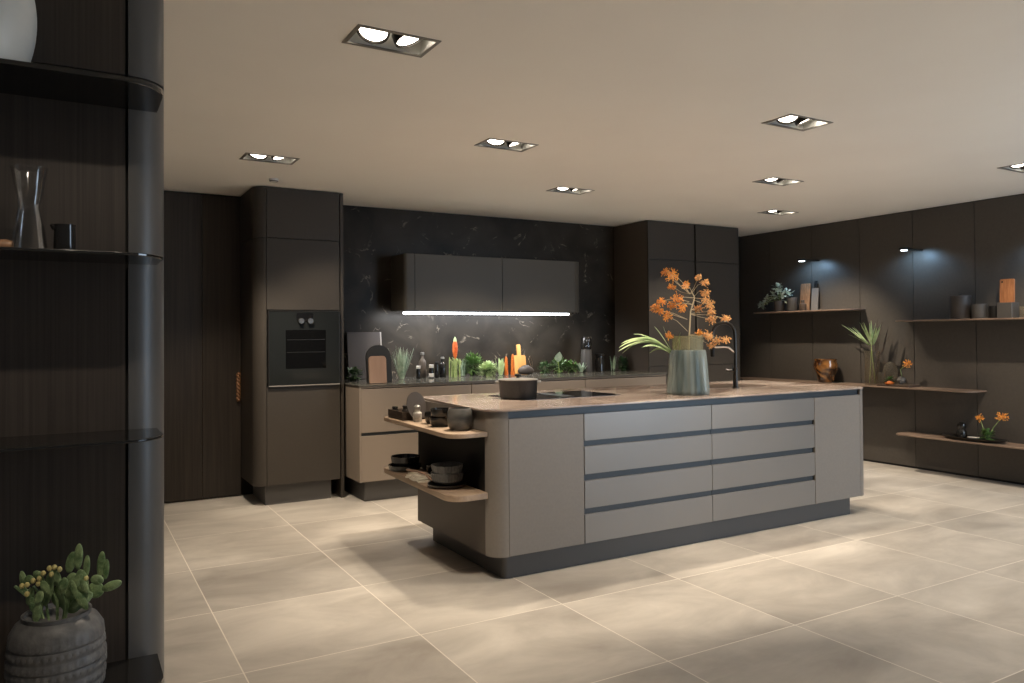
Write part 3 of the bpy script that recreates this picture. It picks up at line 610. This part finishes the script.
tag(obj('wire_whisk', MB().tube([(4.235, 6.93, Z), (4.24, 6.94, Z + .12), (4.235, 6.95, Z + .16), (4.215, 6.95, Z + .19), (4.20, 6.95, Z + .16), (4.21, 6.945, Z + .12), (4.235, 6.93, Z + .05)], .0025, 6), 'steel', loc=(4.235, 6.93, Z), smooth=True), 'thin wire loop tool standing right of the paddle board', 'utensil')
# tray of mixed herbs
for i, (x, y, R_, n, m_, lab) in enumerate(((4.36, 6.88, .075, 130, 'darkgreen', 'dark-leaved herb pot left of the large pale leaf'), (4.53, 6.86, .095, 220, 'plantgreen', 'bushy green herb below the large pale leaf'), (4.68, 6.86, .075, 150, 'plantgreen', 'low green herb left of the black grinder'))):
    bush('herb_plant', lab, 'plant', (x, y, Z), R_, n, .034, m_, flat=.85, group='herbs right of the paddle board')
b = Vector((4.485, 6.80, Z)); t = thing('leafy_plant', 'plant with one large pale oval leaf among the herbs', 'plant', b)
mb = MB(); mb.leaf(b + Vector((-.01, 0, .12)), (.0, -.25, 1), .12, .095, .05, 8, up=(0, 1, 0)); mb.leaf(b + Vector((.03, 0, .09)), (.8, -.2, .9), .1, .05, .15, 6); mb.leaf(b + Vector((-.03, 0, .09)), (-.9, -.2, .8), .1, .045, .15, 6)
obj('leaves', mb, 'silvergreen', t, smooth=True); obj('stem', MB().tube([b, b + Vector((-.01, 0, .13))], .004, 6), 'stemgreen', t, smooth=True)
tuft('young_plant', 'small pale-tipped plant directly left of the black grinder', 'plant', (4.79, 6.84, Z), 16, .13, .8, .022, 'silvergreen', bend=.15)
b = Vector((4.895, 6.88, Z)); t = thing('grinder', 'tall black grinder with chrome dials at the back worktop', 'grinder', b)
obj('grinder_body', MB().lathe([(0, 0), (.062, 0), (.064, .01), (.06, .2), (.052, .25), (.0, .25)], b, 28, cap=False), 'ceramiccan2', t, smooth=True)
obj('grinder_head', MB().lathe([(0, .2505), (.056, .2505), (.06, .27), (.058, .36), (.045, .385), (0, .39)], b, 28, cap=False), 'ceramicblack', t, smooth=True)
for s in (-1, 1):
    for zz, rr in ((.345, .011), (.285, .008)): obj('dial', MB().lathe([(0, 0), (rr, 0), (rr, .006), (0, .007)], b + Vector((s * .018 - .02, -.058, zz)), 14, mtx=Matrix.Rotation(PI / 2, 4, 'X'), cap=False), 'chrome', t, smooth=True)
jar('storage_jar', 'black lidded jar right of the tall grinder', 'jar', (5.075, 6.88, Z), .052, .17, 'ceramicblack', 'gunmetal', .022)
b = Vector((5.235, 6.85, Z)); tuft('aloe_plant', 'small plant with thick upright pale leaves right of the black jar', 'plant', b, 7, .19, .25, .035, 'silvergreen', bend=.05)
bush('potted_herb', 'dark leafy plant at the right end of the back worktop', 'plant', (5.385, 6.88, Z), .07, 90, .045, 'darkgreen', flat=1.1)

# ------------------------------------------------------------------ right wall shelves and their things
def wshelf(ya, yb, z1, lab, m='wallshelf', dep=.28, th=.014, r=.09):
    P = [(7.529, ya)] + arc(7.53 - dep + r, ya + r, r, 270, 180, 8) + arc(7.53 - dep + r, yb - r, r, 180, 90, 8) + [(7.529, yb)]
    return tag(obj('wall_shelf', MB().prism(P, z1 - th, z1), m, loc=(7.529, (ya + yb) / 2, z1 - th), bevel=.002), lab, 'shelf', 'shelves on the panelled wall')
wshelf(5.34, 6.72, 1.66, 'thin wall shelf nearest the room corner, carrying the white-leaved plant')
wshelf(3.0, 4.85, 1.524, 'upper thin wall shelf on the right, carrying dark canisters')
wshelf(4.07, 7.0, .846, 'long low wall shelf carrying the amber vessel and tall glass vase')
wshelf(2.6, 4.86, .376, 'lowest wall shelf, carrying the long black dish with orange flowers')
def canister(name, lab, b, r, h, m, lid=True, group=None):
    t = thing(name, lab, 'canister', b, group)
    obj('canister_body', MB().lathe([(0, 0), (r * .96, 0), (r, .006), (r, h * .88), (0, h * .88)], b, 32, cap=False), m, t, smooth=True)
    if lid:
        obj('lid', MB().lathe([(0, h * .885), (r * 1.02, h * .885), (r * 1.02, h * .93), (r * .95, h * .94), (0, h * .945)], b, 32, cap=False), m, t, smooth=True)
        obj('knob', MB().lathe([(0, h * .945), (r * .16, h * .945), (r * .22, h * .99), (0, h)], b, 16, cap=False), m, t, smooth=True)
    return t
Z = 1.6605
def pot(b, r, h, m, lab, name='plant_pot'):
    return tag(obj(name, MB().lathe([(0, 0), (r * .85, 0), (r * .9, .004), (r, h), (r * .93, h), (r * .85, h * .85), (0, h * .84)], b, 32, cap=False), m, loc=b, smooth=True), lab, 'pot', 'dark pots on the corner shelf')
pot((7.36, 6.37, Z), .068, .13, 'ceramiccan', 'dark plant pot on the corner shelf, nearer the room corner')
pot((7.38, 6.20, Z), .062, .16, 'ceramiccan2', 'dark grey pot on the corner shelf beside the wooden board')
b = Vector((7.36, 6.36, Z + .112)); t = thing('silver_leaf_plant', 'white-green leafy plant spilling from the dark pot on the corner shelf', 'plant', b)
mb = MB(); st = MB(); random.seed(21)
for k in range(150):
    cx, cy, cz, rr = random.choice([(-.01, -.02, .12, .07), (.0, .09, .07, .06), (0, -.12, .09, .07), (-.02, .2, .04, .045), (-.05, .24, -.02, .03), (-.03, .0, .18, .05), (-.02, -.06, .05, .08)])
    d = Vector((random.gauss(0, 1), random.gauss(0, 1), random.gauss(0, 1))).normalized(); p = b + Vector((cx, cy, cz)) + d * rr * random.random()
    mb.leaf(p, d + Vector((0, 0, .3)), .045, .034, .15, 4)
    if k % 8 == 0: st.tube([b, (b + p) / 2 + Vector((0, 0, .03)), p], .002, 5)
obj('leaves', mb, 'whiteleaf', t, smooth=True); obj('stems', st, 'stemgreen', t, smooth=True)
def wslab(name, lab, x, y, w, h, th, m, r=.01, tilt=5, extra=None):
    ct, st_ = math.cos(math.radians(tilt)), math.sin(math.radians(tilt))
    f = lambda c: Vector((x + c.y * st_ + c.z * ct, y - c.x, Z + .0005 + c.y * ct - c.z * st_ + th * st_))
    t = thing(name, lab, 'chopping board', (x, y, Z)); obj('board', MB().prism(rrect(-w / 2, w / 2, 0, h, (.003, .003, r, r)), 0, th, f), m, t, bevel=.002)
    if extra: extra(t, f)
    return t
wslab('chopping_board', 'pale wooden chopping board upright on the corner shelf', 7.45, 6.085, .13, .32, .018, 'tanwood')
def hnd(t, f): obj('handle', MB().prism(rrect(-.014, .020, .262, .345, .01), 0, .014, f), 'black', t, bevel=.002)
wslab('chopping_board', 'grey board with black handle leaning on the corner shelf wall', 7.46, 5.955, .09, .26, .014, 'metalgrey', extra=hnd)
jar('oil_jug', 'small dark bottle before the pale wooden board', 'bottle', (7.36, 6.03, Z), .042, .105, 'darkwood', 'ceramiccan', .015, neck=.018)
Z = 1.5245
canister('canister', 'largest dark lidded canister at the left of the upper right shelf', (7.40, 4.235, Z), .092, .24, 'ceramiccan', group='dark canisters on the upper right shelf')
canister('canister', 'medium open grey canister beside the largest lidded one', (7.39, 4.055, Z), .066, .155, 'ceramiccan2', False, group='dark canisters on the upper right shelf')
canister('canister', 'smallest black canister between the grey canister and the box', (7.41, 3.93, Z), .045, .13, 'black', False, group='dark canisters on the upper right shelf')
tag(obj('storage_box', MB().prism(rrect(7.33, 7.46, 3.735, 3.87, .01), Z, Z + .14), 'ceramiccan2', loc=(7.4, 3.8, Z), bevel=.003), 'square dark box under the reddish wooden board', 'box')
Z = 1.5245 + .14
def hole(t, f): obj('hanging_hole', MB().lathe([(0, 0), (.008, 0), (.008, .002), (0, .002)], f(Vector((-.04, .19, -.0015))), 12, mtx=Matrix.Rotation(PI / 2, 4, 'Y'), cap=False), 'black', t)
wslab('chopping_board', 'reddish wooden board standing upright on the square dark box', 7.40, 3.815, .125, .215, .018, 'redwood', .012, 2, extra=hole)
Z = 1.5245
cyl('drinking_glass', 'clear glass at the far right of the upper right shelf', 'glass', Vector((7.38, 3.655, Z)), [(0, 0), (.035, 0), (.042, .02), (.045, .1), (.042, .1), (.038, .02), (0, .01)], 'paleglass')
# long low shelf
Z = .8465
cyl('amber_vessel', 'amber brown glass vessel standing on the long low shelf', 'vessel', Vector((7.36, 5.73, Z)), [(0, 0), (.07, 0), (.085, .015), (.10, .09), (.122, .15), (.128, .20), (.115, .235), (.122, .262), (.113, .262), (.105, .235), (.115, .2), (.09, .09), (0, .02)], 'amber', 40)
vz = Vector((7.38, 5.165, Z)); t = thing('glass_vase', 'tall clear cylinder vase with palm leaves on the long low shelf', 'vase', vz)
obj('vase_body', MB().lathe([(0, 0), (.072, 0), (.075, .005), (.075, .36), (.071, .36), (.069, .02), (0, .018)], vz, 40, cap=False), 'paleglass', t, smooth=True)
t = thing('palm_leaf', 'fan of green palm leaves standing in the tall glass vase', 'palm leaf', vz + Vector((0, 0, .02)))
mb = MB(); random.seed(5); c = vz + Vector((-.01, .0, .42))
for k, (dy, dz, L_) in enumerate(((.40, .33, .50), (.36, .30, .44), (.30, .30, .38), (.2, .34, .33), (.1, .36, .33), (.05, .4, .38), (0, .38, .36), (-.05, .42, .36), (-.1, .4, .36), (-.15, .38, .33), (-.22, .38, .33), (-.28, .36, .36), (.15, .2, .25), (-.06, .3, .32), (.26, .22, .3))):
    mb.leaf(c + Vector((random.uniform(-.01, .01), dy * .08, 0)), (-.1 + random.uniform(-.15, .15), dy, dz), L_ * .82, .022, .08, 6)
obj('fan_leaves', mb, 'palegreen', t, smooth=True); obj('stalk', MB().tube([vz + Vector((.02, -.02, .022)), vz + Vector((0, 0, .3)), c], .005, 6).tube([vz + Vector((-.02, .02, .022)), vz + Vector((.01, .02, .3)), c], .004, 6), 'stemgreen', t, smooth=True)
t = thing('dark_branch', 'thin dark upright branches beside the palm leaves in the vase', 'branch', vz + Vector((0, 0, .02)))
mb = MB()
for (dy, h) in ((-.09, .62), (-.12, .66), (-.2, .52), (-.07, .7)): mb.tube([vz + Vector((.02, -.02, .022)), vz + Vector((.0, dy * .5, .34)), vz + Vector((0, dy, h))], [.005, .005, .003], 6)
mb.leaf(vz + Vector((0, -.12, .33)), (0, -.25, 1), .3, .03, .02); obj('twigs', mb, 'darkwood', t, smooth=True)
tag(obj('display_tray', MB().prism(rrect(7.29, 7.48, 4.70, 5.06, .01), Z, Z + .022), 'darkwood', loc=(7.38, 4.88, Z), bevel=.004), 'low dark wooden tray on the long low shelf beside the vase', 'tray')
Zt = Z + .0225
cyl('tea_light_glass', 'small clear glass standing in front of the glass dome', 'glass', Vector((7.33, 5.02, Zt)), [(0, 0), (.03, 0), (.036, .01), (.036, .12), (.034, .12), (.032, .012), (0, .01)], 'paleglass')
cyl('glass_dome', 'tall clear arched glass dome on the dark tray', 'glass dome', Vector((7.42, 4.985, Zt)), [(.070, 0), (.072, .002), (.072, .12), (.064, .17), (.045, .205), (.02, .222), (0, .226), (0, .224), (.02, .22), (.043, .203), (.062, .17), (.07, .12)], 'paleglass', 32)
bush('air_plant', 'small green plant inside the tray arrangement by the dome', 'plant', (7.36, 4.955, Zt), .035, 50, .03, 'plantgreen', flat=1.2)
tag(obj('terracotta_dish', MB().lathe([(0, 0), (.04, 0), (.045, .012), (.042, .02), (.035, .012), (0, .01)], (7.32, 4.93, Zt), 20, cap=False).ball((7.32, 4.93, Zt + .018), .03, (1, 1, .5)), 'carrot', loc=(7.32, 4.93, Zt), smooth=True), 'small bright orange dish at the front of the dark tray', 'dish')
mb = MB(); mb.ball((7.37, 4.83, Zt + .038), .038, (.9, 1, 1), u=14, v=10, wob=.5)
tag(obj('pale_stone', mb, 'ceramicgrey', loc=(7.37, 4.83, Zt), smooth=True), 'grey rough stone lump on the tray under the orange flower', 'stone')
b = Vector((7.40, 4.80, Zt)); t = thing('orange_flower', 'single orange flower head above the grey stone on the tray', 'flower', b)
def fhead(c, R_, n=26):
    mb = MB()
    for k in range(n):
        d = Vector((random.gauss(0, 1), random.gauss(0, 1), random.gauss(0, .8))).normalized(); q = c + d * R_ * random.uniform(.1, .75)
        dd = (d + Vector((random.gauss(0, .6), random.gauss(0, .6), random.gauss(0, .6)))).normalized(); mb.tube([c, (c + q) / 2, q], .0009, 4); mb.tube([q, q + dd * .011, q + dd * .019], [.001, .0042, .0015], 5)
    return mb
obj('flower_head', fhead(b + Vector((0, -.02, .21)), .05, 60), 'orange', t, smooth=True)
obj('stem', MB().tube([b + Vector((0, .03, 0)), b + Vector((0, .06, .15)), b + Vector((0, -.02, .21))], .003, 6), 'stemgreen', t, smooth=True)
# lowest shelf
Z = .3765
tag(obj('long_dish', MB().lathe([(0, 0), (.2, 0), (.27, .012), (.30, .03), (.292, .032), (.2, .012), (0, .009)], (7.38, 4.12, Z), 48, mtx=Matrix.Diagonal((.38, 1, 1, 1)), cap=False), 'gunmetal', loc=(7.38, 4.12, Z), smooth=True), 'long black boat-shaped dish on the lowest wall shelf', 'dish')
b = Vector((7.37, 4.225, Z + .0125)); t = thing('pepper_mill', 'black double-bulb pepper mill standing on the long black dish', 'pepper mill', b)
obj('mill_body', MB().lathe([(0, 0), (.038, 0), (.044, .02), (.044, .06), (.032, .085), (0, .086)], b, 24, cap=False), 'ceramicblack', t, smooth=True)
obj('mill_head', MB().lathe([(0, .0865), (.032, .087), (.040, .11), (.036, .135), (.018, .15), (0, .153)], b, 24, cap=False), 'ceramicblack', t, smooth=True)
cyl('small_saucer', 'small pale saucer on the long black dish beside the mill', 'saucer', Vector((7.37, 4.115, Z + .0125)), [(0, 0), (.03, 0), (.05, .02), (.048, .022), (.028, .006), (0, .005)], 'white')
b = Vector((7.37, 4.00, Z + .0125))
bush('greenery', 'small green leaf cluster at the base of the orange flowers', 'plant', (7.37, 3.99, Z + .0125), .05, 90, .04, 'plantgreen', flat=1.0)
for lab, dy, hz, R_ in (('orange flower on the shorter stem in the long black dish', .055, .205, .045), ('orange flower on the long slanting stem in the black dish', -.145, .235, .06)):
    t = thing('orange_flower', lab, 'flower', b, 'orange flowers in the long dish')
    tip = b + Vector((0, dy, hz)); obj('flower_head', fhead(tip, R_, 60), 'orange', t, smooth=True)
    obj('stem', MB().tube([b, b + Vector((0, dy * .45, hz * .55)), tip], .004, 6), 'stemgreen', t, smooth=True)
# wall lamps
for i, (y, lab) in enumerate(((5.955, 'small black wall lamp above the corner shelf'), (4.71, 'small black wall lamp above the upper right shelf'), (3.47, 'small black wall lamp nearest the viewer on the shelf wall'))):
    p = Vector((7.26, y, 2.235)); t = thing('wall_lamp', lab, 'lamp', p, 'lamps on the shelf wall')
    obj('lamp_head', MB().lathe([(0, -.008), (.048, -.008), (.052, 0), (.052, .014), (.045, .018), (0, .018)], p, 28, cap=False), 'black', t, smooth=True)
    obj('lens', MB().lathe([(0, -.0135), (.030, -.0135), (.030, -.0085), (0, -.0085)], p, 24, cap=False), 'emitcool', t, smooth=True)
    obj('arm', MB().box(7.30, 7.529, y - .03, y + .03, 2.235, 2.247), 'black', t, bevel=.002)
    l = bpy.data.lights.new('wall_lamp_light', 'SPOT'); l.energy = 6.5; l.color = (.38, .66, 1); l.spot_size = math.radians(150); l.spot_blend = .5; l.shadow_soft_size = .03
    o = bpy.data.objects.new('wall_lamp_light', l); C.objects.link(o); o.location = p + Vector((.07, 0, -.02)); d = Vector((.6, 0, -1)); o.rotation_euler = d.to_track_quat('-Z', 'Y').to_euler()

# ------------------------------------------------------------------ left display unit
YP = 2.5
t = thing('display_unit', 'dark veneered display unit with smoked shelves at the left', 'shelving unit', (-.3, YP, 0))
obj('back_panel', MB().box(-1.3, .140, YP, YP + .02, 0, 2.165).box(-1.3, .140, YP, YP + .02, 2.171, 2.655), 'unitpanel', t)
obj('core', MB().box(-1.29, .165, YP + .021, YP + .34, 0, 2.655), 'darkgap', t)
def upost(z0, z1): return MB().prism(arc(.148, YP + .105, .105, 270, 360) + [(.253, YP + .34), (.235, YP + .34)] + arc(.148, YP + .105, .088, 360, 270), z0, z1)
obj('column', upost(0, 2.165), 'unitcol', t, smooth=True); obj('column', upost(2.171, 2.655), 'unitcol', t, smooth=True)
def ushelf(z1, th, dep=.27):
    P = [(-1.3, YP - .0005), (-1.3, YP - dep)] + arc(.19 - .11, YP - dep + .11, .11, 270, 350, 8) + [(.213, YP + .01), (.245, YP + .06), (.2, YP + .02), (.14, YP - .0005)]
    P = [(-1.3, YP - .0005), (-1.3, YP - dep)] + arc(.115, YP - dep + .11, .11, 270, 360, 8) + [(.225, YP - .0005)]
    return MB().prism(P, z1 - th, z1)
for z1, th in ((2.085, .014), (1.625, .008), (1.135, .008), (.472, .014)):
    obj('shelf', ushelf(z1, th), 'smoke', t, bevel=.002)
c = Vector((-.092, 2.36, 1.6255))
cyl('carafe', 'clear glass carafe with narrow waist on the smoked shelf', 'carafe', c, [(0, 0), (.040, 0), (.043, .004), (.036, .06), (.024, .118), (.030, .15), (.041, .215), (.043, .222), (.0415, .222), (.0395, .215), (.0285, .15), (.0225, .118), (.0345, .06), (.041, .006), (0, .004)], 'clear', 40)
c = Vector((-.012, 2.38, 1.6255)); t = thing('milk_jug', 'small black metal jug right of the glass carafe', 'jug', c)
obj('jug_body', MB().lathe([(0, 0), (.026, 0), (.027, .003), (.025, .075), (.026, .08), (.023, .08), (.022, .01), (0, .008)], c, 28, cap=False), 'ceramicblack', t, smooth=True)
obj('spout', MB().tube([c + Vector((-.022, -.004, .07)), c + Vector((-.032, -.006, .079))], [.009, .004], 8), 'ceramicblack', t, smooth=True)
tag(obj('wooden_pestle', MB().tube([(-.34, 2.40, 1.64), (-.20, 2.37, 1.641), (-.14, 2.358, 1.642), (-.128, 2.356, 1.642)], [.009, .012, .0155, .011], 14), 'tanwood', loc=(-.2, 2.37, 1.6255), smooth=True), 'pale wooden pestle lying on the smoked shelf, cut by the photo edge', 'pestle')
cyl('pale_vase', 'tall pale grey vase standing on the top smoked shelf', 'vase', Vector((-.215, 2.36, 2.0855)), [(0, 0), (.10, 0)] + [(.092 + .046 * math.sin(PI * (.12 + .88 * k / 20)) ** .8 + .002, .008 + .31 * k / 20) for k in range(21)] + [(.09, .318)] + [(.086 + .046 * math.sin(PI * (.12 + .88 * k / 20)) ** .8, .016 + .302 * k / 20) for k in range(20, -1, -1)] + [(0, .014)], 'whitevase', 48)
c = Vector((-.028, 2.33, .4725)); t = thing('textured_pot', 'large dark grey textured ceramic pot on the lowest smoked shelf', 'pot', c)
mb = MB(); prof = [(a_, z_ * 1.14) for a_, z_ in [(0, 0), (.095, 0), (.105, .015)] + [(.110 + .005 * math.sin(PI * k / 24), .02 + .12 * k / 24) for k in range(25)] + [(.108, .155), (.094, .176), (.078, .184), (.080, .194), (.074, .194), (.07, .185), (0, .17)]]
seg = 120; rings = []
for ri, (r, zz) in enumerate(prof):
    rg_ = []
    for i in range(seg):
        a = 2 * PI * i / seg; rr = r
        if .022 <= zz <= .165:
            band = math.sin(zz * 2 * PI / .026); rr = r - (.0032 if band > -.3 and i % 3 == 0 else 0) - (.004 if band <= -.6 else 0)
        rg_.append(mb.bm.verts.new(c + Vector((rr * math.cos(a), rr * math.sin(a), zz))))
    rings.append(rg_)
for a, b in zip(rings, rings[1:]):
    for i in range(seg): mb.face([a[i], a[(i + 1) % seg], b[(i + 1) % seg], b[i]])
bmesh.ops.remove_doubles(mb.bm, verts=mb.bm.verts, dist=1e-6)
obj('pot_body', mb, 'potgrey', t, smooth=True)
c2 = c + Vector((0, 0, .196)); t = thing('prickly_pear_cactus', 'prickly pear cactus with many pads growing in the textured pot', 'cactus', c2)
random.seed(12)
def pad(px, y, w, h, ang, dep=0., th=.3):
    s = .00262; ctr = c2 + RV * (px - 55) * s + FV * dep + Vector((0, 0, (612 - y) * s + .008))
    q = (Matrix.Rotation(math.radians(-30), 4, 'Z') @ Matrix.Rotation(math.radians(ang), 4, 'Y')).to_euler()
    mb = MB(); mb.ball(ctr, 1, (w * s / 2, w * s / 2 * th, h * s / 2), q, 14, 10)
    mm = q.to_matrix()
    for k in range(26):
        u, v = random.uniform(-.8, .8), random.uniform(-.85, .85)
        if u * u + v * v < .85:
            n_ = math.sqrt(max(0, 1 - u * u - v * v)); p = ctr + mm @ Vector((u * w * s / 2, -n_ * w * s / 2 * th, v * h * s / 2)); mb.ball(p, .0011, u=5, v=4)
    obj('pad', mb, 'cactus', t, smooth=True)
for a in ((76, 552, 11, 26, 4), (66, 559, 12, 22, 14), (87, 560, 8, 22, 4), (96, 561, 10, 26, 6), (101, 566, 8, 20, 5), (98, 573, 16, 10, 10), (109, 581, 26, 9, -22), (48, 582, 13, 36, 12), (39, 596, 10, 30, 8), (77, 597, 36, 12, -36), (20, 576, 9, 20, -10), (28, 574, 12, 9, 0), (58, 570, 10, 14, -20),
          (70, 580, 18, 26, 10), (84, 575, 16, 26, -8), (56, 592, 22, 22, 0), (66, 600, 26, 18, 20), (40, 568, 14, 8, 30), (88, 588, 22, 16, -20), (30, 590, 10, 18, 10)):
    pad(a[0], a[1], a[2] * .82, a[3], a[4], dep=random.uniform(-.025, .03))
for k in range(16):
    pad(random.uniform(34, 92), random.uniform(572, 603), random.uniform(6, 9), random.uniform(12, 20), random.uniform(-35, 35), dep=random.uniform(-.04, .0))
mb = MB(); s = .00262
for (px, y) in ((30, 577), (36, 573), (41, 576), (46, 566), (52, 561), (57, 560), (25, 578), (42, 571), (54, 567), (62, 562), (88, 571), (30, 586)):
    obj('bud', MB().ball(c2 + RV * (px - 55) * s - FV * .02 + Vector((0, 0, (612 - y) * s + .008)), .0062, (1, 1, 1.2), u=8, v=6), 'thorn', t, smooth=True)
mb = MB()
for k in range(9): 
    a = random.uniform(-1, 1); mb.tube([c2 + RV * a * .05, c2 + RV * a * .07 + Vector((0, 0, .05)), c2 + RV * (a * .1 - .02) + Vector((0, 0, .09))], .0035, 6)
obj('stems', mb, 'cactus', t, smooth=True)

# ------------------------------------------------------------------ ceiling lamps and sensor
labs = ['recessed twin spotlight nearest the viewer, at the upper left', 'recessed twin spotlight in front of the oven cabinet', 'recessed twin spotlight above the cooking pot', 'recessed twin spotlight in front of the hanging cabinets',
        'recessed twin spotlight nearest the viewer, right of centre', 'recessed twin spotlight above the right end of the island', 'recessed twin spotlight by the tall corner cabinets', 'recessed twin spotlight cut by the right photo edge',
        'recessed twin spotlight behind the viewer on the left', 'recessed twin spotlight behind the viewer on the right', 'added unseen twin spotlight brightening the left display unit']
def downlight(x, y):
    t = thing('recessed_spotlight', labs[0], 'ceiling light', (x, y, CEIL), 'recessed twin spotlights in the ceiling')
    mb = MB(); a, b_ = hx, hy; w = .014; z0, z1 = CEIL - .004, CEIL + .002
    mb.box(x - a - .004, x + a + .004, y - b_ - .004, y - b_ + w, z0, z1).box(x - a - .004, x + a + .004, y + b_ - w, y + b_ + .004, z0, z1)
    mb.box(x - a - .004, x - a + w, y - b_ + w, y + b_ - w, z0, z1).box(x + a - w, x + a + .004, y - b_ + w, y + b_ - w, z0, z1)
    obj('frame', mb, 'lampframe', t)
    mb = MB(); q = .001
    v = mb.verts([(x + sx * (a - q), y + sy * (b_ - q), zz) for zz in (CEIL + .002, CEIL + .13) for sx, sy in ((-1, -1), (1, -1), (1, 1), (-1, 1))])
    for f in ((4, 5, 6, 7), (0, 4, 5, 1), (1, 5, 6, 2), (2, 6, 7, 3), (3, 7, 4, 0)): mb.face([v[i] for i in f])
    obj('housing', mb, 'lampinner', t)
    for s, ty, tx in ((-1, 18, -18), (1, -20, -12)):
        mt = Matrix.Rotation(math.radians(ty), 4, 'Y') @ Matrix.Rotation(math.radians(tx), 4, 'X'); c = Vector((x + s * .082, y, CEIL + .034))
        r = obj('lamp_ring', MB().lathe([(.064, -.012), (.070, -.012), (.072, .0), (.07, .03), (.05, .06), (.046, .06), (.062, .02)], c, 28, mtx=mt, cap=False), 'gunmetal', t, smooth=True)
        mb = MB().lathe([(0, -.004), (.06, -.004), (.062, 0), (0, .001)], c, 28, mtx=mt, cap=False); mb.shift(t.location)
        obj('lens', mb, 'emitwarm', r, smooth=True, world=False)
    return t
random.seed(2)
for i, (x, y) in enumerate(DL):
    if i == 0: proto = downlight(x, y); o = proto
    else: o = copy_tree(proto); o.location = (x, y, CEIL)
    o['label'] = labs[i]; o['category'] = 'ceiling light'; o['group'] = 'recessed twin spotlights in the ceiling'
# which way the two gimbals of each lamp are turned (x, y lean) and its relative strength
BEAMS = [((-.15, .1), (.3, .45), .8), ((.0, .32), (.5, .35), .9), ((-.3, .3), (.1, .0), 1.), ((-.2, .4), (.2, .38), .8), ((-.2, .35), (.25, .0), 1.), ((-.15, .1), (.25, .3), 1.),
         ((-.35, .36), (.42, .1), 1.), ((-.1, .1), (.44, .15), 1.), ((-.1, .2), (.1, .1), 1.), ((-.1, .2), (.1, .1), 1.), ((-.3, .3), (-.1, .5), .22)]
SPOTW = 190
for i, (x, y) in enumerate(DL):
    for s in (-1, 1):
        l = bpy.data.lights.new('spot_beam', 'SPOT'); l.energy = SPOTW; l.color = (1, .85, .67); l.spot_size = math.radians(76); l.spot_blend = .6; l.shadow_soft_size = .035
        o = bpy.data.objects.new('spot_beam', l); C.objects.link(o); o.location = (x + s * .082, y, CEIL + .022)
        t1, t2 = BEAMS[i][0 if s < 0 else 1]; l.energy = SPOTW * BEAMS[i][2]
        d = Vector((t1, t2, -1)); o.rotation_euler = d.to_track_quat('-Z', 'Y').to_euler()
c = Vector((1.405, 6.22, CEIL)); t = thing('ceiling_sensor', 'small white round sensor on the ceiling above the oven cabinet', 'sensor', c)
obj('sensor_body', MB().lathe([(0, -.0005), (.038, -.0005), (.038, -.01), (.03, -.022), (0, -.024)], c, 24, cap=False), 'white', t, smooth=True)
obj('sensor_slot', MB().lathe([(.032, -.016), (.0345, -.018), (.03, -.0235), (.028, -.021)], c, 24, cap=False), 'plinth', t, smooth=True)

# ------------------------------------------------------------------ daylight from the open side of the showroom and ambient
def area(loc, aim, sx, sy, e, col):
    l = bpy.data.lights.new('daylight', 'AREA'); l.shape = 'RECTANGLE'; l.size = sx; l.size_y = sy; l.energy = e; l.color = col
    o = bpy.data.objects.new('daylight', l); C.objects.link(o); o.location = loc; o.rotation_euler = (Vector(aim) - Vector(loc)).to_track_quat('-Z', 'Y').to_euler(); return o
area((7.0, -.8, 1.4), (5.1, 4, .5), 2.4, 2.2, 165, (.64, .81, 1))
w = bpy.data.worlds.new('world'); bpy.context.scene.world = w; w.use_nodes = True
w.node_tree.nodes['Background'].inputs['Color'].default_value = (.80, .80, .82, 1); w.node_tree.nodes['Background'].inputs['Strength'].default_value = .08

# ------------------------------------------------------------------ camera
f_, cy_, yaw, pit, rol = 768.29, 323.94, .52233219, .01498954, -.0076366
fwd = Vector((math.sin(yaw), math.cos(yaw), 0)); right = Vector((math.cos(yaw), -math.sin(yaw), 0)); up = Vector((0, 0, 1))
fwd2 = math.cos(pit) * fwd + math.sin(pit) * up; up2 = math.cos(pit) * up - math.sin(pit) * fwd
r3 = math.cos(rol) * right + math.sin(rol) * up2; u3 = math.cos(rol) * up2 - math.sin(rol) * right
cam = bpy.data.cameras.new('camera'); co = bpy.data.objects.new('camera', cam); C.objects.link(co)
co.matrix_world = Matrix(((r3.x, u3.x, -fwd2.x, 0), (r3.y, u3.y, -fwd2.y, 0), (r3.z, u3.z, -fwd2.z, 1.40), (0, 0, 0, 1)))
cam.sensor_width = 36; cam.lens = f_ / 1024 * 36; cam.shift_y = (cy_ - 341.5) / 1024; cam.clip_start = .05
sc = bpy.context.scene; sc.camera = co
sc.view_settings.view_transform = 'Standard'; sc.view_settings.look = 'None'; sc.view_settings.gamma = 1; sc.view_settings.use_curve_mapping = False
sc.view_settings.exposure = 0
